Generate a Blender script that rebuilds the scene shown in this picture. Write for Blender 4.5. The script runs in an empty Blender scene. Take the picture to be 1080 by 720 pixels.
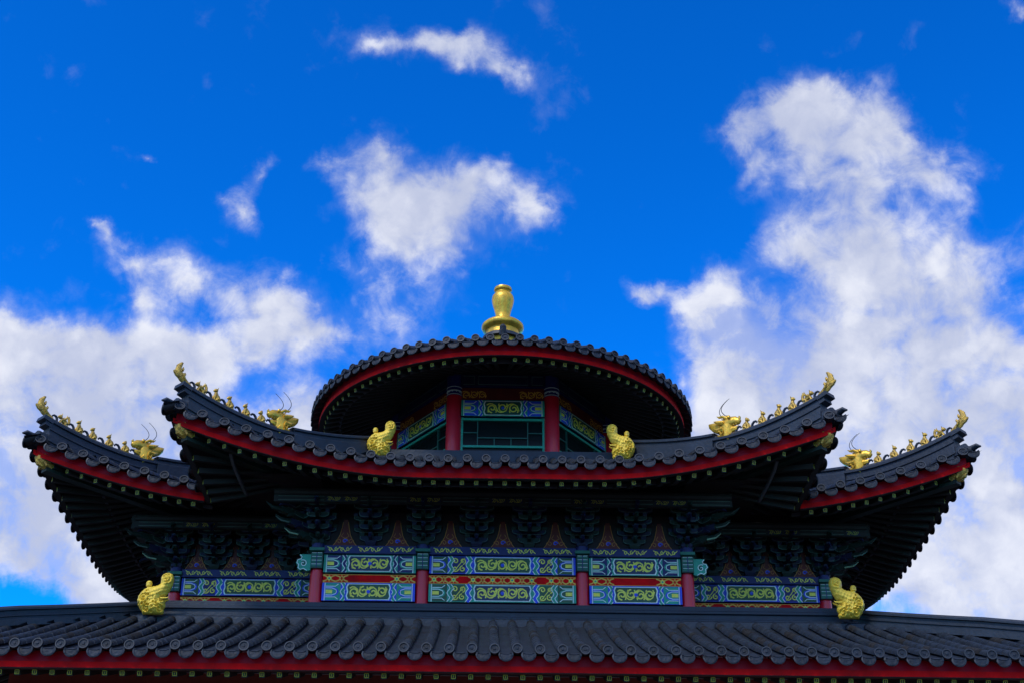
import bpy, math, random
from math import sin, cos, tan, pi, radians, sqrt, atan2, hypot
from mathutils import Vector, Matrix, noise
random.seed(7)
sc = bpy.context.scene
COL = sc.collection

# ------------------------------------------------------------------ camera
cam_d = bpy.data.cameras.new("camera"); cam = bpy.data.objects.new("camera", cam_d)
COL.objects.link(cam); sc.camera = cam
cam.location = (0, 0, 1.6)
cam_d.sensor_width = 36; cam_d.lens = 50
cam_d.clip_start = .1; cam_d.clip_end = 4000
PITCH = math.atan(800/1500)
cam.matrix_world = (Matrix.Translation((0, 0, 1.6)) @ Matrix.Rotation(pi/2 + PITCH, 4, 'X') @ Matrix.Rotation(radians(.35), 4, 'Z'))

# ------------------------------------------------------------------ exposure
sc.view_settings.view_transform = 'Standard'
sc.view_settings.look = 'None'
sc.view_settings.gamma = 1
sc.view_settings.exposure = 0.05

# ------------------------------------------------------------------ sun
SUN_EL, SUN_AZ = radians(50), radians(-146)      # azimuth measured from +Y towards +X
sd = bpy.data.lights.new("sun", 'SUN'); sd.energy = 2.3; sd.angle = radians(9); sd.color = (1, .95, .86)   # veiled by cloud
sun = bpy.data.objects.new("sun", sd); COL.objects.link(sun)
sdir = Vector((sin(SUN_AZ)*cos(SUN_EL), cos(SUN_AZ)*cos(SUN_EL), sin(SUN_EL)))
sun.rotation_euler = sdir.to_track_quat('Z', 'Y').to_euler()

# ------------------------------------------------------------------ sky with clouds (world, by direction)
world = bpy.data.worlds.new("World"); sc.world = world; world.use_nodes = True
nt = world.node_tree; nt.nodes.clear()
def N(t, **k):
    n = nt.nodes.new(t)
    for a, b in k.items(): setattr(n, a, b)
    return n
def lk(a, b): nt.links.new(a, b)
def M_(op, a, b=None, c=None, clamp=False):
    n = N('ShaderNodeMath', operation=op, use_clamp=clamp)
    for i, x in enumerate((a, b, c)):
        if x is None: continue
        if isinstance(x, (int, float)): n.inputs[i].default_value = x
        else: lk(x, n.inputs[i])
    return n.outputs[0]
def V_(op, a, b):
    n = N('ShaderNodeVectorMath', operation=op)
    for i, x in enumerate((a, b)):
        if isinstance(x, (tuple, Vector)): n.inputs[i].default_value = x
        else: lk(x, n.inputs[i])
    return n
def ramp01(x, lo, hi):
    n = N('ShaderNodeMapRange', interpolation_type='SMOOTHSTEP'); n.clamp = True
    lk(x, n.inputs[0]); n.inputs[1].default_value = lo; n.inputs[2].default_value = hi
    return n.outputs[0]
out = N('ShaderNodeOutputWorld'); bg = N('ShaderNodeBackground'); lk(bg.outputs[0], out.inputs[0])
bg.inputs[1].default_value = .10
sky = N('ShaderNodeTexSky', sky_type='NISHITA'); sky.sun_disc = False
sky.sun_elevation = SUN_EL; sky.sun_rotation = SUN_AZ
sky.air_density = 1.0; sky.dust_density = .2; sky.ozone_density = 3.0
gam = N('ShaderNodeGamma'); lk(sky.outputs[0], gam.inputs[0]); gam.inputs[1].default_value = 1.6
tint = N('ShaderNodeMix', data_type='RGBA', blend_type='MULTIPLY'); tint.inputs[0].default_value = 1
lk(gam.outputs[0], tint.inputs[6]); tint.inputs[7].default_value = (.012, .74, 1.30, 1)
tc = N('ShaderNodeTexCoord')
D = tc.outputs['Generated']
FW = Vector((0, cos(radians(28)), sin(radians(28)))); UP = Vector((0, -sin(radians(28)), cos(radians(28))))
f_ = V_('DOT_PRODUCT', D, FW).outputs['Value']; u_ = V_('DOT_PRODUCT', D, UP).outputs['Value']; r_ = V_('DOT_PRODUCT', D, Vector((1, 0, 0))).outputs['Value']
fs = M_('MAXIMUM', f_, .15)
# tangent-plane coordinates of the direction, in hundredths (x right, y up) around a fixed world direction
px = M_('DIVIDE', r_, fs); py = M_('DIVIDE', u_, fs)
cmb = N('ShaderNodeCombineXYZ'); lk(px, cmb.inputs[0]); lk(py, cmb.inputs[1]); P = cmb.outputs[0]
def noise_tex(vec, scale, detail, rough=.55, dist=0, color=False, off=(0, 0, 0)):
    v = V_('ADD', vec, off).outputs[0]
    n = N('ShaderNodeTexNoise'); n.noise_dimensions = '3D'; lk(v, n.inputs['Vector'])
    n.inputs['Scale'].default_value = scale; n.inputs['Detail'].default_value = detail
    n.inputs['Roughness'].default_value = rough; n.inputs['Distortion'].default_value = dist
    return n.outputs[1 if color else 0]
wn = noise_tex(P, 13, 9, .62, color=True, off=(3, 1, 0)); wn = V_('SUBTRACT', wn, (.5, .5, .5)).outputs[0]
wsc = N('ShaderNodeVectorMath', operation='SCALE'); lk(wn, wsc.inputs[0]); wsc.inputs['Scale'].default_value = .05
PW = V_('ADD', P, wsc.outputs[0]).outputs[0]
def px2(x, y): return ((x-540)/1500, (360-y)/1500)
# cloud masses: centre x, y, half axes a, b, tilt (degrees), weight
CL = [
 (445, 42, 80, 24, -3, .58), (520, 62, 42, 22, -20, .44), (395, 44, 36, 12, 8, .28), (485, 40, 50, 22, 0, .2),
 (470, 215, 95, 62, 0, .34), (538, 64, 40, 18, -15, .34), (180, 270, 60, 30, -20, .24),
 (272, 182, 20, 34, -35, .55), (255, 215, 28, 24, -20, .52), (235, 205, 20, 14, 0, .3), (157, 162, 14, 8, 0, .40),
 (345, 172, 40, 24, 0, .56), (405, 160, 55, 36, -20, .62), (385, 205, 40, 36, -50, .40), (430, 225, 62, 50, -25, .72), (420, 262, 40, 36, 0, .42),
 (490, 190, 60, 46, 15, .50), (555, 215, 44, 40, -10, .62), (525, 175, 40, 30, 0, .34), (380, 290, 90, 45, 15, .34), (500, 260, 110, 55, -10, .30), (600, 300, 35, 35, 0, .30),
 (112, 250, 26, 17, -50, .62), (145, 285, 46, 30, -25, .66), (205, 300, 55, 40, -15, .42), (150, 320, 40, 26, 0, .40), (100, 240, 18, 10, -10, .35),
 (285, 322, 58, 52, -15, .92), (330, 350, 60, 40, -10, .7), (420, 330, 75, 50, 20, .34), (255, 365, 60, 40, 0, .8),
 (40, 385, 75, 58, -12, 1.35), (120, 378, 62, 50, 0, 1.1), (180, 385, 58, 55, -10, 1.2), (60, 480, 170, 110, 0, 2.0), (190, 440, 90, 80, 0, 1.6), (0, 400, 80, 75, 0, 1.3),
 (110, 570, 160, 90, -15, 1.8), (-60, 500, 140, 120, 0, 1.8), (200, 560, 110, 130, 0, 1.5), (320, 430, 70, 60, 0, .7), (15, 640, 60, 26, 0, -1.6),
 (775, 130, 36, 34, 0, .55), (785, 170, 26, 46, 15, .52), (870, 118, 82, 46, -5, 1.15), (940, 140, 75, 45, -18, .95), (985, 185, 46, 50, -30, .62), (820, 112, 50, 34, 15, .65), (850, 150, 70, 40, 0, .4),
 (900, 225, 110, 85, -30, .52), (1000, 240, 45, 55, -20, .40), (850, 262, 100, 42, 10, .34), (940, 290, 90, 60, 0, .62), (1030, 290, 70, 70, 0, .65), (900, 190, 80, 60, 0, .3),
 (685, 305, 36, 18, -8, .66), (750, 325, 66, 40, -10, .85), (800, 375, 100, 60, -5, 1.4), (770, 290, 55, 34, 0, .42), (920, 370, 90, 55, 0, 1.2), (1010, 350, 90, 65, 0, 1.0),
 (960, 480, 180, 120, 0, 2.0), (1040, 560, 170, 120, 0, 2.0), (1090, 250, 30, 45, 0, .4), (1140, 470, 120, 60, 0, .9), (820, 440, 110, 70, 0, 1.4), (1075, 0, 30, 20, 0, .5), (1150, 620, 200, 90, 0, 1.6), (1070, 395, 22, 18, 0, -.4), (830, 325, 90, 46, 0, .45), (1085, 380, 60, 60, 0, .55), (870, 270, 80, 40, 0, .25), (745, 355, 60, 40, 0, .5),
 (760, 520, 300, 120, 0, 1.2), (300, 560, 200, 160, 0, 1.0),
]
acc = None
for (x, y, a, b, rot, w) in CL:
    cx, cy = px2(x, y)
    mp = N('ShaderNodeMapping', vector_type='TEXTURE')
    mp.inputs['Location'].default_value = (cx, cy, 0); mp.inputs['Rotation'].default_value = (0, 0, radians(rot))
    mp.inputs['Scale'].default_value = (a*1.45/1500, b*1.45/1500, 1)
    lk(PW, mp.inputs[0])
    g = N('ShaderNodeTexGradient', gradient_type='QUADRATIC_SPHERE'); lk(mp.outputs[0], g.inputs[0])
    acc = M_('MULTIPLY_ADD', g.outputs['Fac'], w*1.4+(.14 if 0 < w < .9 else 0), acc if acc is not None else 0.0)
n1 = noise_tex(P, 11, 15, .62, .35, off=(5.3, 2.2, 0)); n2 = noise_tex(P, 42, 14, .68, .5, off=(1.3, 7.7, 2))
nn = M_('ADD', M_('MULTIPLY', M_('SUBTRACT', n1, .5), 1.9), M_('MULTIPLY', M_('SUBTRACT', n2, .5), 1.0))
vo = N('ShaderNodeTexVoronoi', feature='SMOOTH_F1'); lk(PW, vo.inputs['Vector']); vo.inputs['Scale'].default_value = 24; vo.inputs['Detail'].default_value = 2
vo.inputs['Roughness'].default_value = .6; vo.inputs['Smoothness'].default_value = .5
nn = M_('ADD', nn, M_('MULTIPLY', M_('SUBTRACT', .66, vo.outputs['Distance']), .60))
base = M_('MINIMUM', acc, 1.15)
dens = M_('ADD', base, M_('MULTIPLY', nn, M_('ADD', M_('MINIMUM', M_('MULTIPLY', acc, 2.2), 1.0), 0.0)))
veil = M_('MULTIPLY', ramp01(M_('ADD', M_('MULTIPLY', acc, .8), M_('MULTIPLY', nn, .55)), .0, 1.2), .66)
cov_front = M_('MAXIMUM', ramp01(dens, .05, 1.08), veil)
# the rest of the sky (behind and beside the photographer): broken cloud, unseen, added to whiten the ambient light
gn = noise_tex(D, 2.2, 8, .6, .2, off=(9, 4, 1)); cov_back = ramp01(gn, .38, .55)
infront = ramp01(f_, .70, .86)
mixc = N('ShaderNodeMix', data_type='FLOAT'); lk(infront, mixc.inputs[0]); lk(cov_back, mixc.inputs[2]); lk(cov_front, mixc.inputs[3])
cov = M_('MULTIPLY', mixc.outputs[0], .97)
# cloud tone: sunlit white tops, lavender grey thick bodies
n3 = noise_tex(PW, 11, 8, .55, .2, off=(2, 9, 5))
shade = ramp01(M_('SUBTRACT', M_('ADD', n3, M_('ADD', M_('MULTIPLY', M_('SUBTRACT', n2, .5), .3), M_('MULTIPLY', M_('SUBTRACT', .66, vo.outputs['Distance']), .3))), M_('MULTIPLY', M_('MINIMUM', acc, 2.4), .035)), .18, .72)
cc = N('ShaderNodeMix', data_type='RGBA'); lk(shade, cc.inputs[0])
cc.inputs[6].default_value = (5.1, 5.6, 7.4, 1); cc.inputs[7].default_value = (8.6, 8.8, 9.6, 1)
fin = N('ShaderNodeMix', data_type='RGBA'); lk(cov, fin.inputs[0]); lk(tint.outputs[2], fin.inputs[6]); lk(cc.outputs[2], fin.inputs[7])
lk(fin.outputs[2], bg.inputs[0])
world.cycles.sampling_method = 'MANUAL'; world.cycles.sample_map_resolution = 512

# ------------------------------------------------------------------ materials
MATS = {}
def mat(name, col, rough=.6, metal=0, var=.25, nscale=3, bump=0, bscale=20, spec=.5, dirt=None, coat=0):
    m = bpy.data.materials.new(name); m.use_nodes = True; t = m.node_tree; b = t.nodes['Principled BSDF']
    b.inputs['Roughness'].default_value = rough; b.inputs['Metallic'].default_value = metal
    b.inputs['Specular IOR Level'].default_value = spec; b.inputs['Coat Weight'].default_value = coat
    tc = t.nodes.new('ShaderNodeTexCoord')
    n = t.nodes.new('ShaderNodeTexNoise'); n.inputs['Scale'].default_value = nscale; n.inputs['Detail'].default_value = 8; n.inputs['Roughness'].default_value = .65
    t.links.new(tc.outputs['Object'], n.inputs['Vector'])
    r = t.nodes.new('ShaderNodeValToRGB'); r.color_ramp.elements[0].position = .3; r.color_ramp.elements[1].position = .7
    c = Vector(col)
    lo = c*(1-var); hi = c*(1+var)
    if dirt: lo = Vector(dirt)
    r.color_ramp.elements[0].color = (*lo, 1); r.color_ramp.elements[1].color = (*[min(1, x) for x in hi], 1)
    t.links.new(n.outputs[0], r.inputs[0]); t.links.new(r.outputs[0], b.inputs['Base Color'])
    if bump:
        n2 = t.nodes.new('ShaderNodeTexNoise'); n2.inputs['Scale'].default_value = bscale; n2.inputs['Detail'].default_value = 6
        t.links.new(tc.outputs['Object'], n2.inputs['Vector'])
        bp = t.nodes.new('ShaderNodeBump'); bp.inputs['Strength'].default_value = bump; bp.inputs['Distance'].default_value = .03
        t.links.new(n2.outputs[0], bp.inputs['Height']); t.links.new(bp.outputs[0], b.inputs['Normal'])
    MATS[name] = m; return m
mat('tile', (.009, .016, .029), .62, var=.75, nscale=4.5, bump=.8, bscale=14, spec=.35)
mat('tile_ridge', (.010, .020, .038), .55, var=.35, nscale=1.5, bump=.4, bscale=12)
mat('tile_rim', (.022, .030, .045), .6, var=.3)
mat('tile_pale', (.014, .021, .033), .6, var=.7, nscale=6, bump=.8, bscale=14, spec=.35)
mat('tile_dusty', (.016, .016, .018), .75, var=.8, nscale=7, bump=.8, bscale=14, spec=.2)
mat('tile_dark', (.02, .022, .028), .6)
mat('red', (.80, .004, .006), .6, var=.2, nscale=1.3, bump=.12, bscale=8, spec=.08, dirt=(.34, .006, .008))
mat('red_board', (.48, .005, .022), .45, var=.3, nscale=.7, bump=.15, bscale=10, spec=.15)
mat('red_column', (.66, .010, .03), .28, var=.12, nscale=2, bump=.08, bscale=10, coat=.1)
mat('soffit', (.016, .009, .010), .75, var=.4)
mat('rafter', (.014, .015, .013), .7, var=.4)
mat('board_edge', (.085, .085, .095), .6)
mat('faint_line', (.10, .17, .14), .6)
mat('gold', (.92, .52, .05), .36, metal=.55, var=.14, nscale=6, bump=.25, bscale=30, dirt=(.42, .27, .04))
mat('gold_bright', (.95, .64, .06), .5, metal=.15, var=.12, nscale=8, bump=.5, bscale=40, dirt=(.62, .44, .05))
mat('gold_aged', (.70, .44, .07), .45, metal=.35, var=.3, nscale=9, bump=.6, bscale=40, dirt=(.16, .11, .03))
mat('blue', (.018, .07, .72), .5, var=.15)
mat('navy', (.008, .014, .12), .55, var=.3)
mat('green', (.012, .34, .22), .5, var=.2)
mat('dark_green', (.008, .075, .052), .55, var=.3)
mat('pale_green', (.30, .48, .30), .6)
mat('rafter_gold', (.48, .44, .03), .6)
mat('shaded_green', (.003, .020, .014), .6)  # green paint darkened so the eave shade sits in the colour
mat('flame_gold', (.50, .20, .03), .6)
mat('cap_green', (.010, .14, .09), .55)
mat('shaded_blue', (.003, .006, .040), .6)  # navy darkened the same way, eave shade put into the paint
mat('white_line', (.74, .86, .80), .55, var=.12)
mat('panel_green', (.018, .09, .035), .5, var=.3)
mat('panel_blue', (.010, .03, .09), .5, var=.3)
mat('gold_paint', (.92, .82, .10), .5, var=.2, nscale=12)
mat('orange_paint', (.85, .45, .05), .5, var=.2, nscale=12)
mat('flame_red', (.13, .008, .005), .55, var=.3)
mat('lattice', (.01, .11, .08), .45)
mat('wire', (.03, .03, .03), .4, metal=.6)
mat('wall', (.30, .05, .03), .8, var=.2)
mat('stone', (.30, .29, .27), .85, var=.25, bump=.3)
g = bpy.data.materials.new('glass'); g.use_nodes = True
gb = g.node_tree.nodes['Principled BSDF']; gb.inputs['Base Color'].default_value = (.004, .010, .010, 1); gb.inputs['Roughness'].default_value = .22
gb.inputs['Specular IOR Level'].default_value = .25; MATS['glass'] = g

# ------------------------------------------------------------------ mesh builder
class MB:
    def __init__(s): s.v = []; s.f = []; s.m = []; s.names = []
    def mi(s, m):
        if m not in s.names: s.names.append(m)
        return s.names.index(m)
    def add(s, vs, fs, m):
        o = len(s.v); k = s.mi(m)
        s.v += [tuple(p) for p in vs]
        for f in fs: s.f.append(tuple(i+o for i in f)); s.m.append(k)
    def box(s, c, size, m, rot=None):
        hx, hy, hz = size[0]/2, size[1]/2, size[2]/2
        vs = [Vector((x, y, z)) for x in (-hx, hx) for y in (-hy, hy) for z in (-hz, hz)]
        if rot: vs = [rot @ v for v in vs]
        vs = [v+Vector(c) for v in vs]
        s.add(vs, [(0,1,3,2),(4,6,7,5),(0,4,5,1),(2,3,7,6),(0,2,6,4),(1,5,7,3)], m)
    def bar(s, a, b, w, h, m):         # box beam from a to b, w across, h upright
        a = Vector(a); b = Vector(b); d = b-a
        side = d.cross(Vector((0, 0, 1))).normalized()*w/2; upv = side.cross(d).normalized()*h/2
        vs = [p+q*side+r*upv for p in (a, b) for q in (-1, 1) for r in (-1, 1)]
        s.add(vs, [(0,1,3,2),(4,6,7,5),(0,4,5,1),(2,3,7,6),(0,2,6,4),(1,5,7,3)], m)
    def tube(s, path, rad, m, seg=8, cap=True, flat=1.0):
        path = [Vector(p) for p in path]; n = len(path)
        if isinstance(rad, (int, float)): rad = [rad]*n
        rings = []; ref = None
        for i, p in enumerate(path):
            t = (path[min(i+1, n-1)]-path[max(i-1, 0)]).normalized()
            if ref is None:
                ref = Vector((0, 0, 1)) if abs(t.z) < .9 else Vector((1, 0, 0))
            a = t.cross(ref).normalized(); b = a.cross(t).normalized(); ref = b
            rings.append([p+(a*cos(2*pi*k/seg)*flat+b*sin(2*pi*k/seg))*rad[i] for k in range(seg)])
        vs = [v for r in rings for v in r]
        fs = [(i*seg+k, i*seg+(k+1) % seg, (i+1)*seg+(k+1) % seg, (i+1)*seg+k) for i in range(n-1) for k in range(seg)]
        if cap: fs += [tuple(range(seg))[::-1], tuple((n-1)*seg+k for k in range(seg))]
        s.add(vs, fs, m)
    def lathe(s, prof, m, c=(0, 0, 0), seg=32):
        n = len(prof); vs = []
        for r, z in prof: vs += [(c[0]+r*cos(2*pi*k/seg), c[1]+r*sin(2*pi*k/seg), c[2]+z) for k in range(seg)]
        fs = [(i*seg+k, i*seg+(k+1) % seg, (i+1)*seg+(k+1) % seg, (i+1)*seg+k) for i in range(n-1) for k in range(seg)]
        fs += [tuple(range(seg))[::-1], tuple((n-1)*seg+k for k in range(seg))]
        s.add(vs, fs, m)
    def ball(s, c, r, m, seg=10, rings=7, scale=(1, 1, 1)):
        pr = [(r*sin(pi*i/rings), -r*cos(pi*i/rings)) for i in range(rings+1)]
        vs = []
        for rr, z in pr: vs += [(c[0]+max(rr, .0005)*cos(2*pi*k/seg)*scale[0], c[1]+max(rr, .0005)*sin(2*pi*k/seg)*scale[1], c[2]+z*scale[2]) for k in range(seg)]
        fs = [(i*seg+k, i*seg+(k+1) % seg, (i+1)*seg+(k+1) % seg, (i+1)*seg+k) for i in range(rings) for k in range(seg)]
        s.add(vs, fs, m)
    def build(s, name, parent=None, loc=(0, 0, 0), rot=(0, 0, 0), smooth=True, scale=None, label=None):
        me = bpy.data.meshes.new(name); me.from_pydata(s.v, [], s.f)
        for n in s.names: me.materials.append(MATS[n])
        me.polygons.foreach_set('material_index', s.m)
        me.update()
        if smooth:
            me.polygons.foreach_set('use_smooth', [True]*len(me.polygons))
            me.set_sharp_from_angle(angle=radians(38))
        o = bpy.data.objects.new(name, me); COL.objects.link(o); o.parent = parent
        o.location = loc; o.rotation_euler = rot
        if scale: o.scale = scale
        if label: o['label'] = label
        return o

# ------------------------------------------------------------------ ground
gm = bpy.data.materials.new('paving'); gm.use_nodes = True; t = gm.node_tree; b = t.nodes['Principled BSDF']; b.inputs['Roughness'].default_value = .85
tcg = t.nodes.new('ShaderNodeTexCoord'); br = t.nodes.new('ShaderNodeTexBrick'); br.inputs['Scale'].default_value = 1.2
br.inputs['Color1'].default_value = (.07, .068, .064, 1); br.inputs['Color2'].default_value = (.055, .055, .055, 1); br.inputs['Mortar'].default_value = (.03, .03, .03, 1); br.inputs['Mortar Size'].default_value = .01
t.links.new(tcg.outputs['Object'], br.inputs['Vector']); t.links.new(br.outputs[0], b.inputs['Base Color']); MATS['paving'] = gm
mb = MB(); mb.add([(-1500, -1500, 0), (1500, -1500, 0), (1500, 1500, 0), (-1500, 1500, 0)], [(0, 1, 2, 3)], 'paving')
go = mb.build('ground', smooth=False); go['kind'] = 'structure'

# ------------------------------------------------------------------ the pavilion
root = bpy.data.objects.new('temple_pavilion', None); COL.objects.link(root)
root.location = (-.27, 35.75, 0); root.rotation_euler = (0, 0, radians(1.1))
root['label'] = 'Chinese temple pavilion with dark tiled upturned roofs, a round top roof and gilded ridge beasts'
root['category'] = 'pavilion'

ROT = {'front': 0, 'right': 1, 'back': 2, 'left': 3}
class Facet:
    """one roof slope: u along the eave, d inward from the eave"""
    def __init__(s, side, E, Z0, prof, dmin, dmax, s_of, L=1.02, span=5.1, fade=4.4, kv=0, round_=False):
        s.k = ROT[side]; s.E = E; s.Z0 = Z0; s.prof = prof; s.dmin = dmin; s.dmax = dmax; s.s_of = s_of
        s.fly = .62 if round_ else 1.0; s.L = L; s.span = span; s.fade = fade; s.kv = kv; s.round = round_
    def splay(s, u, d):
        if s.round: return 0
        q = s.s_of(u)
        if s.kv: q = q + s.kv*max(0, q-max(d, 0))
        return .50*max(0, 1-max(q, 0)/s.span)**2*max(0, 1-max(d, 0)/s.fade)**1.3
    def lift(s, u, d):
        if s.round: return 0
        q = s.s_of(u); 
        if s.kv: q = q + s.kv*max(0, q-max(d, 0))
        return s.L*max(0, 1-max(q, 0)/s.span)**2*max(0, 1-max(d, 0)/s.fade)**1.3
    def zs(s, u, d): return s.Z0+s.prof(d)+s.lift(u, d)
    def xy(s, u, d):
        if s.round:
            a = u/s.E - pi/2; r = max(s.E-d, .01); return (r*cos(a), r*sin(a))
        A = s.splay(u, d); x, y = u+(A if u > 0 else -A), -s.E+d-A
        for _ in range(s.k): x, y = -y, x
        return (x, y)
    def P(s, u, d, dz=0, zd=None):
        x, y = s.xy(u, d); return Vector((x, y, s.zs(u, d if zd is None else zd)+dz))
    def U(s, u, dz):     # point on the eave lifted line, offset dz, profile-free
        return s.Z0+s.lift(u, 0)+dz

EO = -.13
def tiles(mb, F, us, pitch, seglen=.36, detail=True, step=.4):
    R = .102
    for i, u in enumerate(us):
        a, b = F.dmin(u), F.dmax(u)
        if a < .01: a = EO
        if b-a < .12: continue
        wsc = lambda d: max(.22, (F.E-d)/F.E) if F.round else 1.0
        # barrel
        n = max(1, int((b-a)/seglen)); sl = (b-a)/n
        for k in range(n):
            d0 = a+k*sl; d1 = d0+sl*1.0
            vs = []
            jit = random.uniform(-.004, .004)
            for d, rr in ((d0, R), (d1, R*.91)):
                w = wsc(d)
                for q in range(6):
                    an = pi*q/5; p = F.P(u+cos(an)*rr*w+jit, d, .015+sin(an)*rr*min(1, w*1.4)+jit*.6); vs.append(p)
            fs = [(q, q+1, 7+q, 6+q) for q in range(5)]+[(0, 1, 2, 3, 4, 5)]
            mb.add(vs, fs, random.choices(('tile', 'tile_pale', 'tile_dusty'), (70, 16, 14))[0])
        # pan between this row and the next
        n = max(1, int((b-a)/.6))
        for k in range(n):
            d0 = a+(b-a)*k/n; d1 = a+(b-a)*(k+1)/n; vs = []
            for d in (d0, d1):
                w = 1
                for q in range(5):
                    tt = q/4; vs.append(F.P(u+pitch*tt*w, d, -.055*sin(pi*tt)))
            mb.add(vs, [(q, q+1, 6+q, 5+q) for q in range(4)], 'tile_dark' if False else 'tile')

def eave_ends(mb, F, us, pitch, drips=True):
    for u in us:
        if F.dmin(u) > .01: continue
        jz = random.uniform(-.008, .008); ja = random.uniform(-.06, .06)
        sl = (F.lift(u+.1, 0)-F.lift(u-.1, 0))/.2; ca, sa = cos(math.atan(sl)), sin(math.atan(sl))
        # round end disc with raised rim
        def disc_pt(a, r, d, uc=u, zc=.045+jz, cu=1.0):
            du = cos(a)*r; dz = sin(a)*r
            return Vector((*F.xy(uc+du*ca*cu-dz*sa, EO+d+dz*.12), F.zs(uc, 0)+F.prof(EO)+zc+du*sa+dz*ca))
        rings = [(.094, .06), (.099, -.03), (.096, -.045), (.078, -.045), (.072, -.028), (.03, -.028), (.022, -.04), (.001, -.042)]
        vs = [disc_pt(2*pi*k/14, r, d) for (r, d) in rings for k in range(14)]
        fs = [[], []]
        for i in range(len(rings)-1):
            for k in range(14):
                fs[1 if i in (2,) else 0].append((i*14+k, i*14+(k+1) % 14, (i+1)*14+(k+1) % 14, (i+1)*14+k))
        o = len(mb.v); mb.add(vs, fs[0], 'tile'); ki = mb.mi('tile_rim')
        for f in fs[1]: mb.f.append(tuple(q+o for q in f)); mb.m.append(ki)
        if not drips: continue
        uc = u+pitch/2
        if F.dmin(uc) > .01: continue
        sl = (F.lift(uc+.1, 0)-F.lift(uc-.1, 0))/.2; ca, sa = cos(math.atan(sl)), sin(math.atan(sl))
        zc = -.075+random.uniform(-.008, .008)
        outl = [(-.135, .06), (-.14, .0)]+[(-.135*cos(a), -.125*sin(a)) for a in [pi*k/8 for k in range(1, 8)]]+[(.14, .0), (.135, .06), (.07, .035), (-.07, .035)]
        m = len(outl); vs = []
        for (sc_, d) in ((1, .01), (1, -.02), (.78, -.032), (.70, -.020)):
            for (x, z) in outl:
                x *= sc_; z = (z+.03)*sc_-.03
                vs.append(Vector((*F.xy(uc+x*ca-z*sa, EO+d-(.06-z)*.14), F.zs(uc, 0)+F.prof(EO)+zc+x*sa+z*ca)))
        o = len(mb.v); k1 = []; k2 = []
        for i in range(3):
            for k in range(m): (k2 if i == 1 else k1).append((i*m+k, i*m+(k+1) % m, (i+1)*m+(k+1) % m, (i+1)*m+k))
        k1.append(tuple(3*m+k for k in range(m)))
        mb.add(vs, k1, 'tile'); ki = mb.mi('tile_rim')
        for f in k2[::1]: mb.f.append(tuple(q+o for q in f)); mb.m.append(ki if random.random() < .8 else mb.mi('tile'))
        # curved underside of the pan tile behind the drip
        vs = []
        for d in (0.0, .28):
            for q in range(7):
                an = pi+pi*q/6; vs.append(Vector((*F.xy(uc+.15*cos(an), EO+d), F.zs(uc, 0)+F.prof(EO)+.10*sin(an)*.9-.05+d*.35)))
        mb.add(vs, [(q, q+1, 8+q, 7+q) for q in range(6)], 'tile_dark')

def strip(mb, F, u0, u1, d0, d1, z0, z1, m, step=.22, lean=0):
    n = max(1, int(abs(u1-u0)/step)); vs = []; 
    for i in range(n+1):
        u = u0+(u1-u0)*i/n
        # mitre against corners
        def mit(d): 
            if F.round: return u
            return u
        for (d, z) in ((d0, z0), (d1, z0), (d1, z1), (d0, z1)):
            uu = u
            if not F.round:
                q = F.s_of(u)
                if q < d and q < .6: uu = u-(d-q)*(1 if u > 0 else -1)
            x, y = F.xy(uu, d+lean*(z-z0)); vs.append(Vector((x, y, F.Z0+F.lift(u, 0)+z)))
    fs = []
    for i in range(n):
        for k in range(4): fs.append((i*4+k, i*4+(k+1) % 4, (i+1)*4+(k+1) % 4, (i+1)*4+k))
    fs += [(0, 1, 2, 3), (n*4, n*4+1, n*4+2, n*4+3)]
    mb.add(vs, fs, m)

FLY = .30
def under(d, fly=1.0):          # underside of the boarding relative to Z0
    return -.33+FLY*d if d < fly else -.36+FLY*fly+.40*(d-fly)

def rafters(mb, F, u0, u1, pitch, wallu=None, dwall=3.05, inner=True):
    n = int(abs(u1-u0)/pitch); 
    for i in range(n+1):
        u = u0+(u1-u0)*(i+.5)/(n+1)
        q = F.s_of(u)
        def fan(d):
            if F.round: return u
            if wallu is None or abs(u) < wallu: return u
            t = min(1, d/dwall)
            tgt = (wallu+(abs(u)-wallu)*.08)*(1 if u > 0 else -1)
            return u+(tgt-u)*t
        def pt(d, dz):
            uu = fan(d); x, y = F.xy(uu, d)
            return Vector((x, y, F.Z0+F.lift(u, 0)*max(0, 1-d/F.fade)**1.3+under(d, F.fly)+dz))
        d0 = .20
        if q < .25: continue
        a, b = pt(d0+.0, -.165), pt(F.fly-.02, -.15)
        mb.bar(a, b, .105, .12, 'rafter')
        # painted square end with a gold meander on green
        dirv = (a-b).normalized(); side = dirv.cross(Vector((0, 0, 1))).normalized(); upv = side.cross(dirv).normalized()
        c = a+dirv*.004
        def q4(x0, x1, z0, z1, m, o=0.0):
            mb.add([c+dirv*o+side*x+upv*z for x, z in ((x0, z0), (x1, z0), (x1, z1), (x0, z1))], [(0, 1, 2, 3)], m)
        q4(-.05, .05, -.058, .058, 'shaded_green')
        G = 'rafter_gold'; h = .042; w = .012
        for x0, x1, z0, z1 in ((-h, h, h-w, h), (-h, h, -h, -h+w), (-h, -h+w, -h, h), (h-w, h, -h, h), (-w/2, w/2, -h*.5, h*.5)):
            q4(x0, x1, z0, z1, G, .003)
        if inner:
            a, b = pt(F.fly, -.11), pt(dwall, -.11)
            mb.tube([a+(a-b).normalized()*.06, b], .058, 'rafter', seg=6)

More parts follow.
